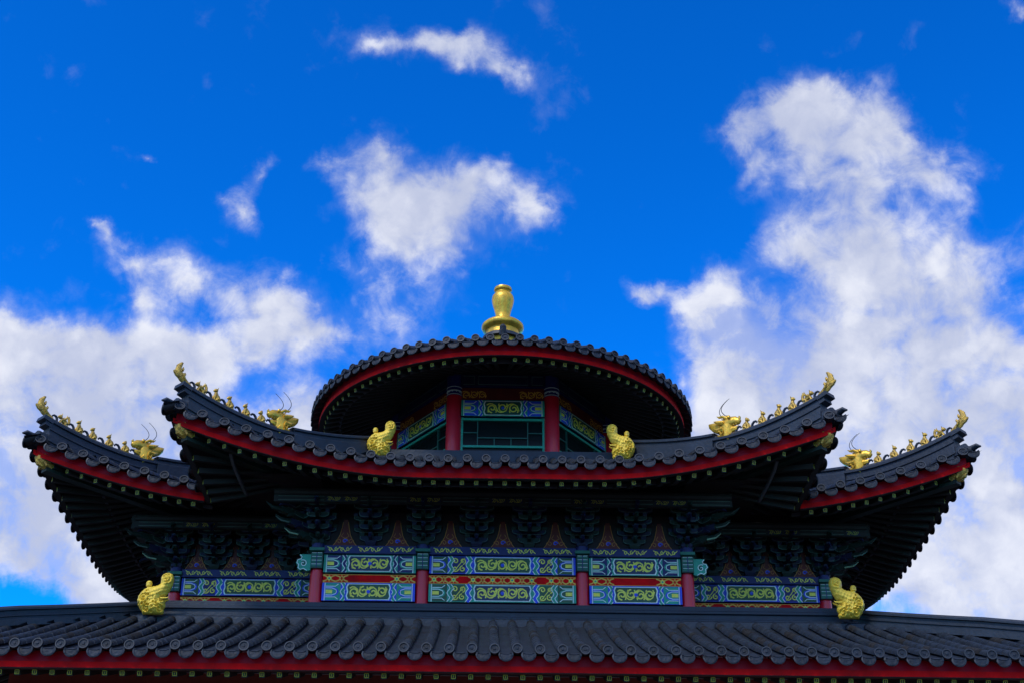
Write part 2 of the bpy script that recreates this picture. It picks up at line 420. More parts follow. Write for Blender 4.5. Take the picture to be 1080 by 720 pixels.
def soffit(mb, F, u0, u1, dmaxf, step=.4):
    n = max(2, int(abs(u1-u0)/step)); ds = [.12, .5, F.fly-.01, F.fly, 1.7, 2.4, 3.1]
    vs = []
    for i in range(n+1):
        u = u0+(u1-u0)*i/n
        for d in ds:
            dd = min(d, dmaxf(u))
            x, y = F.xy(u, dd); vs.append(Vector((x, y, F.Z0+F.lift(u, dd)+under(dd, F.fly))))
    m = len(ds); mb.add(vs, [(i*m+k, i*m+k+1, (i+1)*m+k+1, (i+1)*m+k) for i in range(n) for k in range(m-1)], 'soffit')

def section_sweep(mb, path, sec, m, scl=None):
    """sweep a 2D section (across, up) along a path; up stays vertical"""
    path = [Vector(p) for p in path]; n = len(path); vs = []; k = len(sec)
    for i, p in enumerate(path):
        t = path[min(i+1, n-1)]-path[max(i-1, 0)]; side = Vector((t.y, -t.x, 0)).normalized(); s_ = scl[i] if scl else 1
        vs += [p+side*x+Vector((0, 0, z*s_)) for x, z in sec]
    fs = [(i*k+j, i*k+(j+1) % k, (i+1)*k+(j+1) % k, (i+1)*k+j) for i in range(n-1) for j in range(k)]
    fs += [tuple(range(k)), tuple((n-1)*k+j for j in range(k))]
    mb.add(vs, fs, m)
RIDGE = [(-.17, -.12), (-.17, .07), (-.135, .09), (-.135, .15), (-.16, .17), (-.16, .20), (-.125, .22), (-.125, .34), (-.17, .36), (-.17, .42), (-.10, .45), (-.085, .49), (-.045, .52),
         (.045, .52), (.085, .49), (.10, .45), (.17, .42), (.17, .36), (.125, .34), (.125, .22), (.16, .20), (.16, .17), (.135, .15), (.135, .09), (.17, .07), (.17, -.12)]

# ------------------------------------------------------------------ ornament meshes (local +X = the way it faces)
def make_fish():      # upturned hooked fish on the very corner
    mb = MB()
    mb.tube([(-.26, 0, -.02), (-.12, 0, .02), (.02, 0, .10), (.12, 0, .20), (.165, 0, .31), (.16, 0, .40), (.125, 0, .47), (.09, 0, .525), (.06, 0, .545)],
            [.055, .085, .10, .105, .095, .075, .055, .035, .012], 'gold_aged', seg=10, flat=.75)
    mb.tube([(.10, 0, .12), (.20, 0, .16), (.27, 0, .215), (.30, 0, .24)], [.06, .055, .04, .018], 'gold_aged', seg=8)
    mb.tube([(.0, 0, .18), (-.05, 0, .26), (-.04, 0, .30)], [.05, .035, .01], 'gold_aged', seg=6)
    mb.tube([(.06, 0, .32), (.03, 0, .39), (.04, 0, .43)], [.05, .03, .01], 'gold_aged', seg=6)
    mb.tube([(.16, 0, .36), (.22, 0, .41), (.20, 0, .46)], [.05, .03, .008], 'gold_aged', seg=6)
    for sy in (-1, 1):
        mb.tube([(-.06, sy*.06, .05), (.02, sy*.10, .12), (.07, sy*.11, .21)], [.03, .035, .01], 'gold_aged', seg=6)
        mb.ball((.12, sy*.075, .25), .022, 'gold_aged', 6, 4)
    return mb
def make_lion():      # small winged lion with raised tail
    mb = MB()
    mb.box((0, 0, .015), (.26, .15, .03), 'gold_aged')
    mb.tube([(-.10, 0, .08), (-.02, 0, .14), (.07, 0, .19)], [.065, .075, .06], 'gold_aged', 8)
    mb.ball((.115, 0, .235), .062, 'gold_aged', 8, 6); mb.ball((.165, 0, .22), .034, 'gold_aged', 6, 5)
    for sy in (-1, 1):
        mb.tube([(.07, sy*.04, .15), (.10, sy*.045, .08), (.12, sy*.045, .02)], [.03, .024, .028], 'gold_aged', 6)
        mb.tube([(-.09, sy*.045, .10), (-.04, sy*.055, .06), (-.05, sy*.05, .02)], [.045, .034, .028], 'gold_aged', 6)
        mb.tube([(.0, sy*.05, .17), (-.05, sy*.08, .25), (-.04, sy*.085, .31)], [.035, .03, .006], 'gold_aged', 6)
        mb.tube([(.10, sy*.04, .28), (.10, sy*.05, .33)], [.02, .006], 'gold_aged', 5)
    mb.tube([(-.13, 0, .09), (-.17, 0, .17), (-.15, 0, .25), (-.12, 0, .31), (-.14, 0, .35)], [.03, .035, .04, .03, .006], 'gold_aged', 6)
    return mb
def make_sitter(k):   # seated beast
    mb = MB(); h = (.30, .29, .28, .27)[k]
    mb.box((0, 0, .015), (.17, .13, .03), 'gold_aged')
    mb.tube([(-.045, 0, .03), (-.035, 0, .09), (-.005, 0, .15), (.01, 0, h-.08)], [.058, .07, .056, .036], 'gold_aged', 8)
    mb.ball((.018, 0, h-.035), .046, 'gold_aged', 8, 6, (1.1, .95, 1)); mb.ball((.058, 0, h-.05), .026, 'gold_aged', 6, 5)
    for sy in (-1, 1):
        mb.tube([(.02, sy*.035, .16), (.055, sy*.04, .09), (.06, sy*.04, .025)], [.024, .02, .024], 'gold_aged', 6)
        mb.tube([(-.04, sy*.05, .07), (.0, sy*.06, .05), (.02, sy*.055, .025)], [.036, .03, .022], 'gold_aged', 6)
        if k == 0: mb.tube([(.0, sy*.03, h-.01), (-.01, sy*.04, h+.03)], [.016, .005], 'gold_aged', 5)
        if k == 1: mb.ball((.0, sy*.036, h-.01), .018, 'gold_aged', 5, 4)
        if k == 2: mb.tube([(.0, sy*.022, h), (-.015, sy*.03, h+.05)], [.015, .004], 'gold_aged', 5)
    if k == 3: mb.tube([(.0, 0, h), (-.005, 0, h+.03)], [.03, .012], 'gold_aged', 6)
    mb.tube([(-.08, 0, .05), (-.10, 0, .12), (-.08, 0, .18)], [.022, .024, .006], 'gold_aged', 6)
    return mb
def make_hook():      # dark curled tile between the figures
    mb = MB()
    mb.tube([(-.10, 0, -.03), (-.07, 0, .05), (-.02, 0, .095), (.04, 0, .095), (.075, 0, .06), (.06, 0, .03)], [.034, .036, .034, .03, .024, .01], 'tile_ridge', 7)
    return mb
def make_dragon():    # dragon head with horns and swept mane; faces +X
    mb = MB(); G = 'gold'
    # carved blocky body growing upward from the ridge
    mb.tube([(-.05, 0, -.16), (-.03, 0, -.02), (-.02, 0, .12), (0, 0, .25)], [.15, .17, .20, .19], G, 12, flat=.72)
    mb.tube([(-.05, 0, .20), (-.20, 0, .25), (-.34, 0, .31), (-.43, 0, .37), (-.47, 0, .42)], [.13, .13, .10, .06, .015], G, 9, flat=.8)   # mane sweeping back
    mb.tube([(.0, 0, .24), (.15, 0, .27), (.29, 0, .25), (.38, 0, .21), (.42, 0, .22)], [.13, .115, .09, .065, .03], G, 10, flat=.85)     # upper jaw
    mb.tube([(.05, 0, .10), (.18, 0, .10), (.28, 0, .09), (.33, 0, .12)], [.08, .065, .045, .02], G, 8)                                    # lower jaw
    mb.tube([(.37, 0, .24), (.41, 0, .29), (.39, 0, .32)], [.045, .03, .01], G, 7)                                                         # nose curl
    for sy in (-1, 1):
        mb.ball((.17, sy*.095, .34), .042, G, 8, 6)
        mb.tube([(.10, sy*.06, .34), (.0, sy*.09, .41), (-.10, sy*.10, .42), (-.16, sy*.09, .47)], [.035, .03, .024, .006], G, 6)
        mb.tube([(.02, sy*.12, .26), (-.12, sy*.17, .29), (-.23, sy*.15, .36)], [.05, .045, .008], G, 6)
        mb.tube([(-.02, sy*.13, .14), (-.16, sy*.15, .14), (-.27, sy*.13, .21)], [.05, .045, .008], G, 6)
        mb.tube([(-.04, sy*.12, .02), (-.14, sy*.13, .0), (-.22, sy*.11, .06)], [.045, .04, .008], G, 6)
        mb.tube([(.06, sy*.10, -.10), (.12, sy*.12, -.02), (.08, sy*.13, .05)], [.05, .045, .015], G, 6)
        for k in range(5):
            a = k*1.25; mb.tube([(-.06+.07*cos(a+q*.5)*(.4+q*.1), sy*(.135+.01*q), .10+.10*sin(a+q*.5)*(.4+q*.12)) for q in range(5)], [.022, .02, .018, .014, .005], G, 5)
        for xx in (.16, .23, .30): mb.tube([(xx, sy*.04, .19), (xx+.01, sy*.04, .145)], [.016, .003], G, 5)
    return mb
def make_wires():
    mb = MB()
    for sy in (-1, 1):
        o = sy*.10
        pts = [(-.02+.03*sy+o*.2+x, sy*.05, z) for x, z in ((0, .38), (.035, .46), (.015, .60), (-.0, .50))][:1]
        path = []
        for q in range(12):
            t = q/11; path.append((-.02-.07*sy+.20*t*t-.20*sin(pi*t*.85), sy*.06, .38+.50*t-.06*t*t+(.05 if sy > 0 else 0)*t))
        mb.tube(path, [.011*(1-.55*q/11) for q in range(12)], 'wire', 5)
        mb.ball((path[0][0], path[0][1], .39), .025, 'gold', 6, 5)
    return mb

def inside(poly, x, y):
    c = False; n = len(poly)
    for i in range(n):
        x1, y1 = poly[i]; x2, y2 = poly[i-1]
        if (y1 > y) != (y2 > y) and x < (x2-x1)*(y-y1)/(y2-y1)+x1: c = not c
    return c
def pdist(poly, x, y):
    best = 9; n = len(poly)
    for i in range(n):
        x1, y1 = poly[i]; x2, y2 = poly[i-1]; dx, dy = x2-x1, y2-y1
        t = max(0, min(1, ((x-x1)*dx+(y-y1)*dy)/(dx*dx+dy*dy+1e-9)))
        best = min(best, hypot(x-x1-t*dx, y-y1-t*dy))
    return best
def spiral(cx, cy, r, turns, ph, sgn=1, n=26):
    return [(cx+r*(1-.82*i/n)*cos(ph+sgn*turns*2*pi*i/n), cy+r*(1-.82*i/n)*sin(ph+sgn*turns*2*pi*i/n)) for i in range(n+1)]
def make_owl_tail(detail=1):
    """ridge-end beast: scaly body whose trunk-like tail rises to a round curl; curls toward +X. 1.0 unit = 1 m wide approx"""
    O = [(.19, .0), (.68, .0), (.71, .06), (.695, .12), (.73, .19), (.715, .27), (.72, .325), (.64, .345), (.60, .375), (.70, .43), (.78, .54), (.845, .68), (.872, .80), (.865, .90), (.82, .965), (.74, 1.0), (.65, .995), (.575, .95),
         (.54, .88), (.545, .80), (.555, .745), (.51, .705), (.42, .675), (.33, .665), (.24, .655), (.15, .60), (.07, .52), (.02, .43), (.005, .34), (.03, .24), (.09, .14), (.155, .07)]
    grooves = [(spiral(.705, .86, .105, 1.5, -1.6, 1), .022), ([(.74, .33), (.62, .30), (.52, .24), (.42, .16), (.40, .05)], .02), ([(.60, .36), (.50, .32), (.44, .26)], .016),
               (spiral(.17, .36, .10, 1.3, .5, 1), .018), (spiral(.60, .11, .09, 1.3, 2.5, -1), .016), (spiral(.28, .12, .09, 1.2, 1.0, 1), .016), ([(.06, .25), (.16, .22), (.24, .25), (.30, .32), (.30, .44), (.24, .53)], .018)]
    st = .0165; W, H = int(.95/st), int(1.02/st); T = .16
    def hgt(x, y):
        d = pdist(O, x, y)
        h = min(1, sqrt(max(d, 0)/.13))*T
        # scales over the trunk and back
        s_ = abs(sin(x*34+y*20))*abs(sin(y*38-x*14)); h += .018*s_*min(1, d/.04)
        for g_, w in grooves:
            dm = min(hypot(x-a, y-b) for a, b in g_)
            if dm < w*1.6: h -= .055*max(0, 1-dm/(w*1.6))
            elif dm < w*3: h += .012
        return max(.02, h)
    idx = {}; mb = MB(); vs = []
    cells = [(i, j) for i in range(-2, W+1) for j in range(H+1) if inside(O, (i+.5)*st, (j+.5)*st)]
    hc = {}
    def vert(i, j, side):
        key = (i, j, side)
        if key not in idx:
            if (i, j) not in hc:
                x, y = i*st, j*st
                if inside(O, x, y): hc[(i, j)] = hgt(x, y)
                else: hc[(i, j)] = .02
            idx[key] = len(vs); vs.append((i*st, side*hc[(i, j)], j*st))
        return idx[key]
    fs = []; cs = set(cells)
    for (i, j) in cells:
        for side in (-1, 1):
            q = [vert(i, j, side), vert(i+1, j, side), vert(i+1, j+1, side), vert(i, j+1, side)]
            fs.append(tuple(q if side < 0 else q[::-1]))
        for (di, dj, a, b) in ((-1, 0, (0, 1), (0, 0)), (1, 0, (1, 0), (1, 1)), (0, -1, (0, 0), (1, 0)), (0, 1, (1, 1), (0, 1))):
            if (i+di, j+dj) not in cs:
                fs.append((vert(i+a[0], j+a[1], 1), vert(i+b[0], j+b[1], 1), vert(i+b[0], j+b[1], -1), vert(i+a[0], j+a[1], -1)))
    mb.add(vs, fs, 'gold_bright')
    # knob on the back, eye, tusk/whisker reaching out of the mouth
    mb.tube([(.25, 0, .60), (.25, 0, .66), (.25, 0, .68), (.25, 0, .76), (.25, 0, .80)], [.05, .045, .075, .08, .05], 'gold_bright', 10)
    for sy in (-1, 1):
        mb.ball((.40, sy*.15, .43), .045, 'gold_bright', 8, 6)
        mb.tube([(.60, sy*.10, .36), (.70, sy*.10, .365), (.77, sy*.08, .38), (.80, sy*.07, .41)], [.03, .024, .018, .006], 'gold_bright', 6)
    return mb
def make_beam_head():  # gilded beast head capping the corner beam; faces +X
    mb = MB(); G = 'gold_aged'
    mb.tube([(-.25, 0, -.02), (-.05, 0, 0), (.08, 0, .02), (.20, 0, .05), (.27, 0, .10)], [.15, .17, .165, .12, .06], G, 10)
    mb.tube([(.0, 0, -.10), (.12, 0, -.12), (.20, 0, -.07)], [.09, .07, .03], G, 8)
    for sy in (-1, 1):
        mb.ball((.10, sy*.12, .12), .04, G, 7, 5); mb.tube([(.04, sy*.10, .14), (-.05, sy*.14, .20), (-.14, sy*.13, .19)], [.035, .03, .008], G, 6)
        mb.tube([(-.05, sy*.15, -.03), (-.12, sy*.18, .03), (-.18, sy*.15, .11)], [.04, .035, .008], G, 6)
        mb.tube([(.02, sy*.15, -.06), (-.05, sy*.17, -.12), (-.13, sy*.14, -.12)], [.04, .035, .008], G, 6)
    return mb

MESH = {}
def inst(name, parent, loc, rz, scale=1, label=None, group=None, src=None, flip=False, tilt=0):
    key = src or name
    if key not in MESH:
        o = MAKERS[key]().build(name, parent); MESH[key] = o.data
    else:
        o = bpy.data.objects.new(name, MESH[key]); COL.objects.link(o); o.parent = parent
    o.location = loc; o.rotation_euler = (0, tilt, rz); o.scale = (scale, -scale if flip else scale, scale)
    if label: o['label'] = label
    if group: o['group'] = group
    return o
MAKERS = {'fish': make_fish, 'lion': make_lion, 'hook': make_hook, 'dragon': make_dragon, 'wires': make_wires, 'tail': make_owl_tail, 'beam_head': make_beam_head,
          's0': lambda: make_sitter(0), 's1': lambda: make_sitter(1), 's2': lambda: make_sitter(2), 's3': lambda: make_sitter(3)}

# ================================================================== MIDDLE ROOF (cross plan)
prof = lambda d: .38*d+.015*d*d if d > 0 else .38*d
Z2 = 14.03; ME = 6.85; WX = 10.4; WY = 5.0; RS = 2.93
PT = .4166
F_mf = lambda side: Facet(side, ME, Z2, prof, lambda u: 0, lambda u: min(ME-RS, ME-abs(u)), lambda u: ME-abs(u))
F_ms = lambda side: Facet(side, ME, Z2, prof, lambda u: max(0, WY-abs(u)), lambda u: min(ME-RS, ME-abs(u)), lambda u: ME-abs(u), kv=1.3)
def F_wf(side): return Facet(side, WY, Z2, prof, lambda u: max(0, ME-abs(u)), lambda u: min(4.6, WX-abs(u)) if abs(u) > RS else 0, lambda u: WX-abs(u))
def F_ws(side): return Facet(side, WX, Z2, prof, lambda u: 0, lambda u: min(4.6, WY-abs(u)), lambda u: WY-abs(u))
mid = MB(); red = MB(); raf = MB(); sof = MB()
def rows(u0, u1, pitch, ph=0):
    n = int((u1-u0)/pitch); off = ((u1-u0)-n*pitch)/2
    return [u0+off+pitch*i for i in range(n+1)]
def eave_set(F, spans, tile_us, pitch, wallu, fas=True, rp=.32):
    tiles(mid, F, tile_us, pitch)
    for (a, b) in spans:
        us = [u for u in tile_us if a-.001 <= u <= b+.001]
        eave_ends(mid, F, us, pitch)
        strip(red, F, a, b, .085, .15, -.285, -.07, 'red_board')
        strip(red, F, a, b, .045, .15, -.385, -.275, 'red')
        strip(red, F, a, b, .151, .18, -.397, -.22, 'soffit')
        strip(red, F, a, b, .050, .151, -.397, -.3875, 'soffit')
        strip(red, F, a, b, F.fly-.04, F.fly+.02, -.51+FLY*F.fly, -.435+FLY*F.fly, 'board_edge')
        rafters(raf, F, a+.1, b-.1, rp, wallu)
        soffit(sof, F, a, b, lambda u: 9 if F.round else max(.1, F.s_of(u)))
for sd_ in ('front', 'back'):
    eave_set(F_mf(sd_), [(-ME, ME)], rows(-ME+.12, ME-.12, PT), PT, 4.3)
    eave_set(F_wf(sd_), [(-WX, -ME), (ME, WX)], rows(-WX+.12, -RS-.1, PT)+rows(RS+.1, WX-.12, PT), PT, 7.87)
for sd_ in ('left', 'right'):
    eave_set(F_ms(sd_), [(-ME, -WY), (WY, ME)], rows(-ME+.12, ME-.12, PT), PT, 4.3)
    eave_set(F_ws(sd_), [(-WY, WY)], rows(-WY+.12, WY-.12, PT), PT, 2.45)
mid_roof = mid.build('middle_roof', root, label='dark tiled roof of stepped plan with upturned corners')
red.build('eave_fascia', mid_roof); raf.build('rafters', mid_roof); sof.build('soffit', mid_roof, smooth=False)

# enclosing ridge round the drum
rg = MB()
RB = Z2+prof(ME-RS)-.06
SECB = [(-.16, -.25), (-.16, .10), (-.13, .12), (-.13, .2), (-.18, .17), (-.18, .21), (-.12, .23), (-.12, .25), (.14, .25), (.14, -.25)]
for k in range(4):
    A = Matrix.Rotation(k*pi/2, 3, 'Z'); section_sweep(rg, [A@Vector((RS+.1, -RS, RB)), A@Vector((-RS-.1, -RS, RB))], [(-x, z) for x, z in SECB], 'tile_ridge')
for sx in (-1, 1):     # wing crest
    section_sweep(rg, [(sx*(RS+.2), 0, Z2+prof(4.6)-.05), (sx*(WX-4.6), 0, Z2+prof(4.6)-.05)], RIDGE, 'tile_ridge')
rg.build('ridge', mid_roof)

def hip(parent, corner, inner_d, F, sgn, D, names=True, where=''):
    """corner: (x, y) of eave corner; hip runs inward diagonally (sx, sy)"""
    cx, cy = corner; sx, sy = (-1 if cx > 0 else 1), (-1 if cy > 0 else 1)
    L = lambda d: F.L*max(0, 1-d/F.span)**2*max(0, 1-d/F.fade)**1.3
    def base(d):
        A = .50*max(0, 1-max(d, 0)/F.span)**2*max(0, 1-max(d, 0)/F.fade)**1.3
        return Vector((cx+sx*(d-A), cy+sy*(d-A), F.Z0+F.prof(d)+L(max(d, 0))))
    extra = lambda d: .17*max(0, 1-d/1.6)**1.3
    hb = MB(); n = 26; path = []
    for i in range(n+1):
        d = .17+(D-.17)*i/n; p = base(d); path.append(p+Vector((0, 0, extra(d)-.0)))
    section_sweep(hb, path, RIDGE, 'tile_ridge')
    low = [base(.05+(2.4)*i/12)+Vector((0, 0, .02)) for i in range(13)]
    section_sweep(hb, low, [(-.14, -.14), (-.14, .12), (-.10, .17), (0, .20), (.10, .17), (.14, .12), (.14, -.14)], 'tile_ridge')
    # stepped outer end: projecting slab, corner nose tile and its round ends
    out = Vector((-sx, -sy, 0)).normalized()
    e = path[0]
    rz = atan2(-sy, -sx); Rz = Matrix.Rotation(rz, 3, 'Z')
    hb.box(e+Vector((0, 0, .40))+out*.07, (.26, .36, .10), 'tile_ridge', Rz @ Matrix.Rotation(-.28, 3, 'Y'))
    hb.box(e+Vector((0, 0, .30))+out*.04, (.16, .30, .12), 'tile_ridge', Rz @ Matrix.Rotation(-.28, 3, 'Y'))
    c0 = base(0)
    hb.tube([c0-out*.45+Vector((0, 0, -.05)), c0+Vector((0, 0, .02))-out*.02, c0+out*.16+Vector((0, 0, .07)), c0+out*.25+Vector((0, 0, .03))], [.09, .085, .06, .02], 'tile_ridge', 10, flat=1.3)
    hb.tube([c0-out*.05+Vector((0, 0, .0)), c0+out*.06+Vector((0, 0, -.02))], [.12, .11], 'tile', 12)
    for a in (-1, 1):
        sv = Vector((-out.y, out.x, 0))*a
        hb.tube([c0-out*.2+sv*.17+Vector((0, 0, -.09)), c0+out*.0+sv*.14+Vector((0, 0, -.07))], .09, 'tile', 12)
    # dragon pedestal saddle (raised inner ridge)
    inn = [base(1.9+(D-1.9)*i/8)+Vector((0, 0, .06)) for i in range(9)]
    section_sweep(hb, inn, [(-.20, -.1), (-.20, .30), (-.14, .34), (-.14, .40), (-.19, .42), (-.19, .47), (-.09, .52), (.09, .52), (.19, .47), (.19, .42), (.14, .40), (.14, .34), (.20, .30), (.20, -.1)], 'tile_ridge')
    hb.build('hip_ridge', parent)
    # corner beam and gilded head
    cb = MB()
    a = c0+Vector((sx*.30, sy*.30, -.58)); b_ = base(3.3)+Vector((0, 0, 0)); b_.z = F.Z0+.30
    cb.bar(a, Vector((b_.x, b_.y, b_.z)), .22, .30, 'shaded_green')
    cb.build('corner_beam', parent)
    top = lambda d: base(d)+Vector((0, 0, extra(d)+.50))
    slope = lambda d: atan2((top(d-.1)-top(d+.1)).z, .2*sqrt(2))
    inst('corner_beam_head', parent, c0+Vector((sx*.27, sy*.27, -.50)), rz, .88, 'gilded beast head capping the corner beam', 'gilded beam heads under the roof corners', 'beam_head', tilt=-.35)
    inst('ridge_fish', parent, top(.10), rz, .86, 'gilded fish with upcurled tail on the hip tip', 'gilded fish on the hip tips', 'fish', tilt=-.06)
    ds = [.37, .60, .82, 1.09, 1.36]
    for i, d in enumerate(ds):
        key = 'lion' if i == 0 else 's%d' % (i-1)
        inst('winged_lion' if i == 0 else 'seated_beast', parent, top(d)+Vector((0, 0, -.01)), rz, 0.86 if i == 0 else 1.08, 'small gilded winged lion' if i == 0 else 'small gilded seated beast on the hip ridge', 'gilded figures on the hip ridges', key, tilt=-slope(d)*.35)
    for d in (.24, .49, .71, .955, 1.225, 1.50):
        inst('hook_tile', parent, top(d)+Vector((0, 0, .05)), rz, .9, None, None, 'hook', tilt=-slope(d))
    dd = 1.70; o = inst('dragon_head', parent, top(dd)+Vector((0, 0, -.04)), rz, 1.0, 'gilded horned dragon head on the hip ridge', 'gilded dragon heads on the hip ridges', 'dragon', tilt=-.10); o.scale = (1, 1, 1.22)
    inst('dragon_whiskers', parent, top(dd)+Vector((0, 0, .06)), rz, 1.0, None, None, 'wires')
Fm = F_mf('front'); Fw = F_wf('front')
for sx in (-1, 1):
    hip(mid_roof, (sx*ME, -ME), 0, Fm, 1, ME-RS)
    hip(mid_roof, (sx*WX, -WY), 0, Fw, 1, 4.6)
# gilded ridge-end beasts round the drum
for sx in (-1, 1):
    inst('ridge_end_beast', mid_roof, (sx*(3.36-(.1 if sx > 0 else 0)), -3.62, 15.50), 0 if sx < 0 else pi, .86, 'gilded ridge beast with curled tail beside the round drum', 'gilded ridge-end beasts of the middle roof', 'tail').scale = (.80, .86, .95)

# ================================================================== ROUND ROOF
mid = MB(); red = MB(); raf = MB(); sof = MB()
RR = 5.04; ZR = 18.03
profR = lambda d: .45*d+.017*d*d if d > 0 else .45*d
NR = 90; PR = 2*pi*RR/NR
FR = Facet('front', RR, ZR, profR, lambda u: 0, lambda u: RR-.35, lambda u: 9, round_=True)
us = [i*PR for i in range(NR)]
# pans on a round roof narrow with the radius: handled by the polar mapping of u
eave_set(FR, [(0, 2*pi*RR)], us, PR, None, rp=.33)
rr = mid.build('round_roof', root, label='round dark tiled roof crowning the pavilion')
red.build('eave_fascia', rr); raf.build('rafters', rr); sof.build('soffit', rr, smooth=False)
mb = MB()
mb.lathe([(.50, -.35), (.50, .02), (.49, .08), (.60, .14), (.63, .20), (.62, .26), (.54, .33), (.40, .39), (.28, .43), (.235, .46), (.225, .50), (.215, .56), (.225, .65), (.262, .78), (.30, .90), (.328, 1.02), (.332, 1.10), (.315, 1.18), (.27, 1.245), (.225, 1.28), (.215, 1.31), (.225, 1.335), (.262, 1.36), (.272, 1.40), (.26, 1.44), (.235, 1.455), (.215, 1.45), (.20, 1.30)], 'gold', (0, 0, 0), 48)
mb.build('vase_finial', rr, loc=(0, 0, 20.86), scale=(.96, .96, 1.06), label='gilded vase finial on a round pedestal')
mb = MB(); mb.tube([(0, -.66, 20.50), (0, -.72, 20.74), (0, -.70, 20.80)], [.11, .10, .06], 'tile', 10)
mb.lathe([(.60, 0), (.58, .10), (.5, .16)], 'tile_ridge', (0, 0, 20.62), 32)
mb.build('crown_tile', rr)

# ================================================================== painter for beams
class Painter:
    def __init__(s, mb, O, U, W, Nn): s.mb = mb; s.O = Vector(O); s.U = Vector(U); s.W = Vector(W); s.N = Vector(Nn)
    def pt(s, a, b, l): return s.O+s.U*a+s.W*b+s.N*(.0035*l)
    def poly(s, pts, l, m): s.mb.add([s.pt(a, b, l) for a, b in pts], [tuple(range(len(pts)))], m)
    def rect(s, a0, a1, b0, b1, l, m): s.poly([(a0, b0), (a1, b0), (a1, b1), (a0, b1)], l, m)
    def rib(s, pts, w, l, m, taper=False):
        n = len(pts); vs = []
        for i, (a, b) in enumerate(pts):
            a0, b0 = pts[max(i-1, 0)]; a1, b1 = pts[min(i+1, n-1)]; L = hypot(a1-a0, b1-b0) or 1
            nx, ny = -(b1-b0)/L, (a1-a0)/L; ww = w/2*((1-.7*i/n) if taper else 1)
            vs += [s.pt(a+nx*ww, b+ny*ww, l), s.pt(a-nx*ww, b-ny*ww, l)]
        s.mb.add(vs, [(2*i, 2*i+1, 2*i+3, 2*i+2) for i in range(n-1)], m)
def scrolls(p, a0, a1, b0, b1, l, m, step=None, w=.016):
    H = b1-b0; L = a1-a0; c = (b0+b1)/2; r = H*.36; step = step or H*.66
    n = max(1, int(L/step)); st = L/n; mid_ = (a0+a1)/2
    for i in range(n):
        ax = a0+st*(i+.5); sg = 1 if ax < mid_ else -1; fl = 1 if i % 2 else -1
        p.rib(spiral(ax, c+fl*H*.04, r, 1.25, pi/2*fl*sg, sg*fl), w, l, m)
        p.rib([(ax-st*.5, c-fl*H*.25), (ax-st*.25, c-fl*H*.36), (ax, c-fl*H*.34), (ax+st*.3, c-fl*H*.2), (ax+st*.5, c+fl*H*.25)], w*.9, l, m)
        for k in (-1, 1): p.rib([(ax+k*st*.28, c+fl*H*.10), (ax+k*st*.40, c+fl*H*.26), (ax+k*st*.34, c+fl*H*.38)], w*.9, l, m)
def wave(p, a, H, w, l, m, sg=1, b0=0):
    o = [0, .10, .16, .06, 0, .06, .16, .10, 0]
    p.rib([(a+sg*o[i]*H, b0+H*(1-i/8)) for i in range(9)], w, l, m)
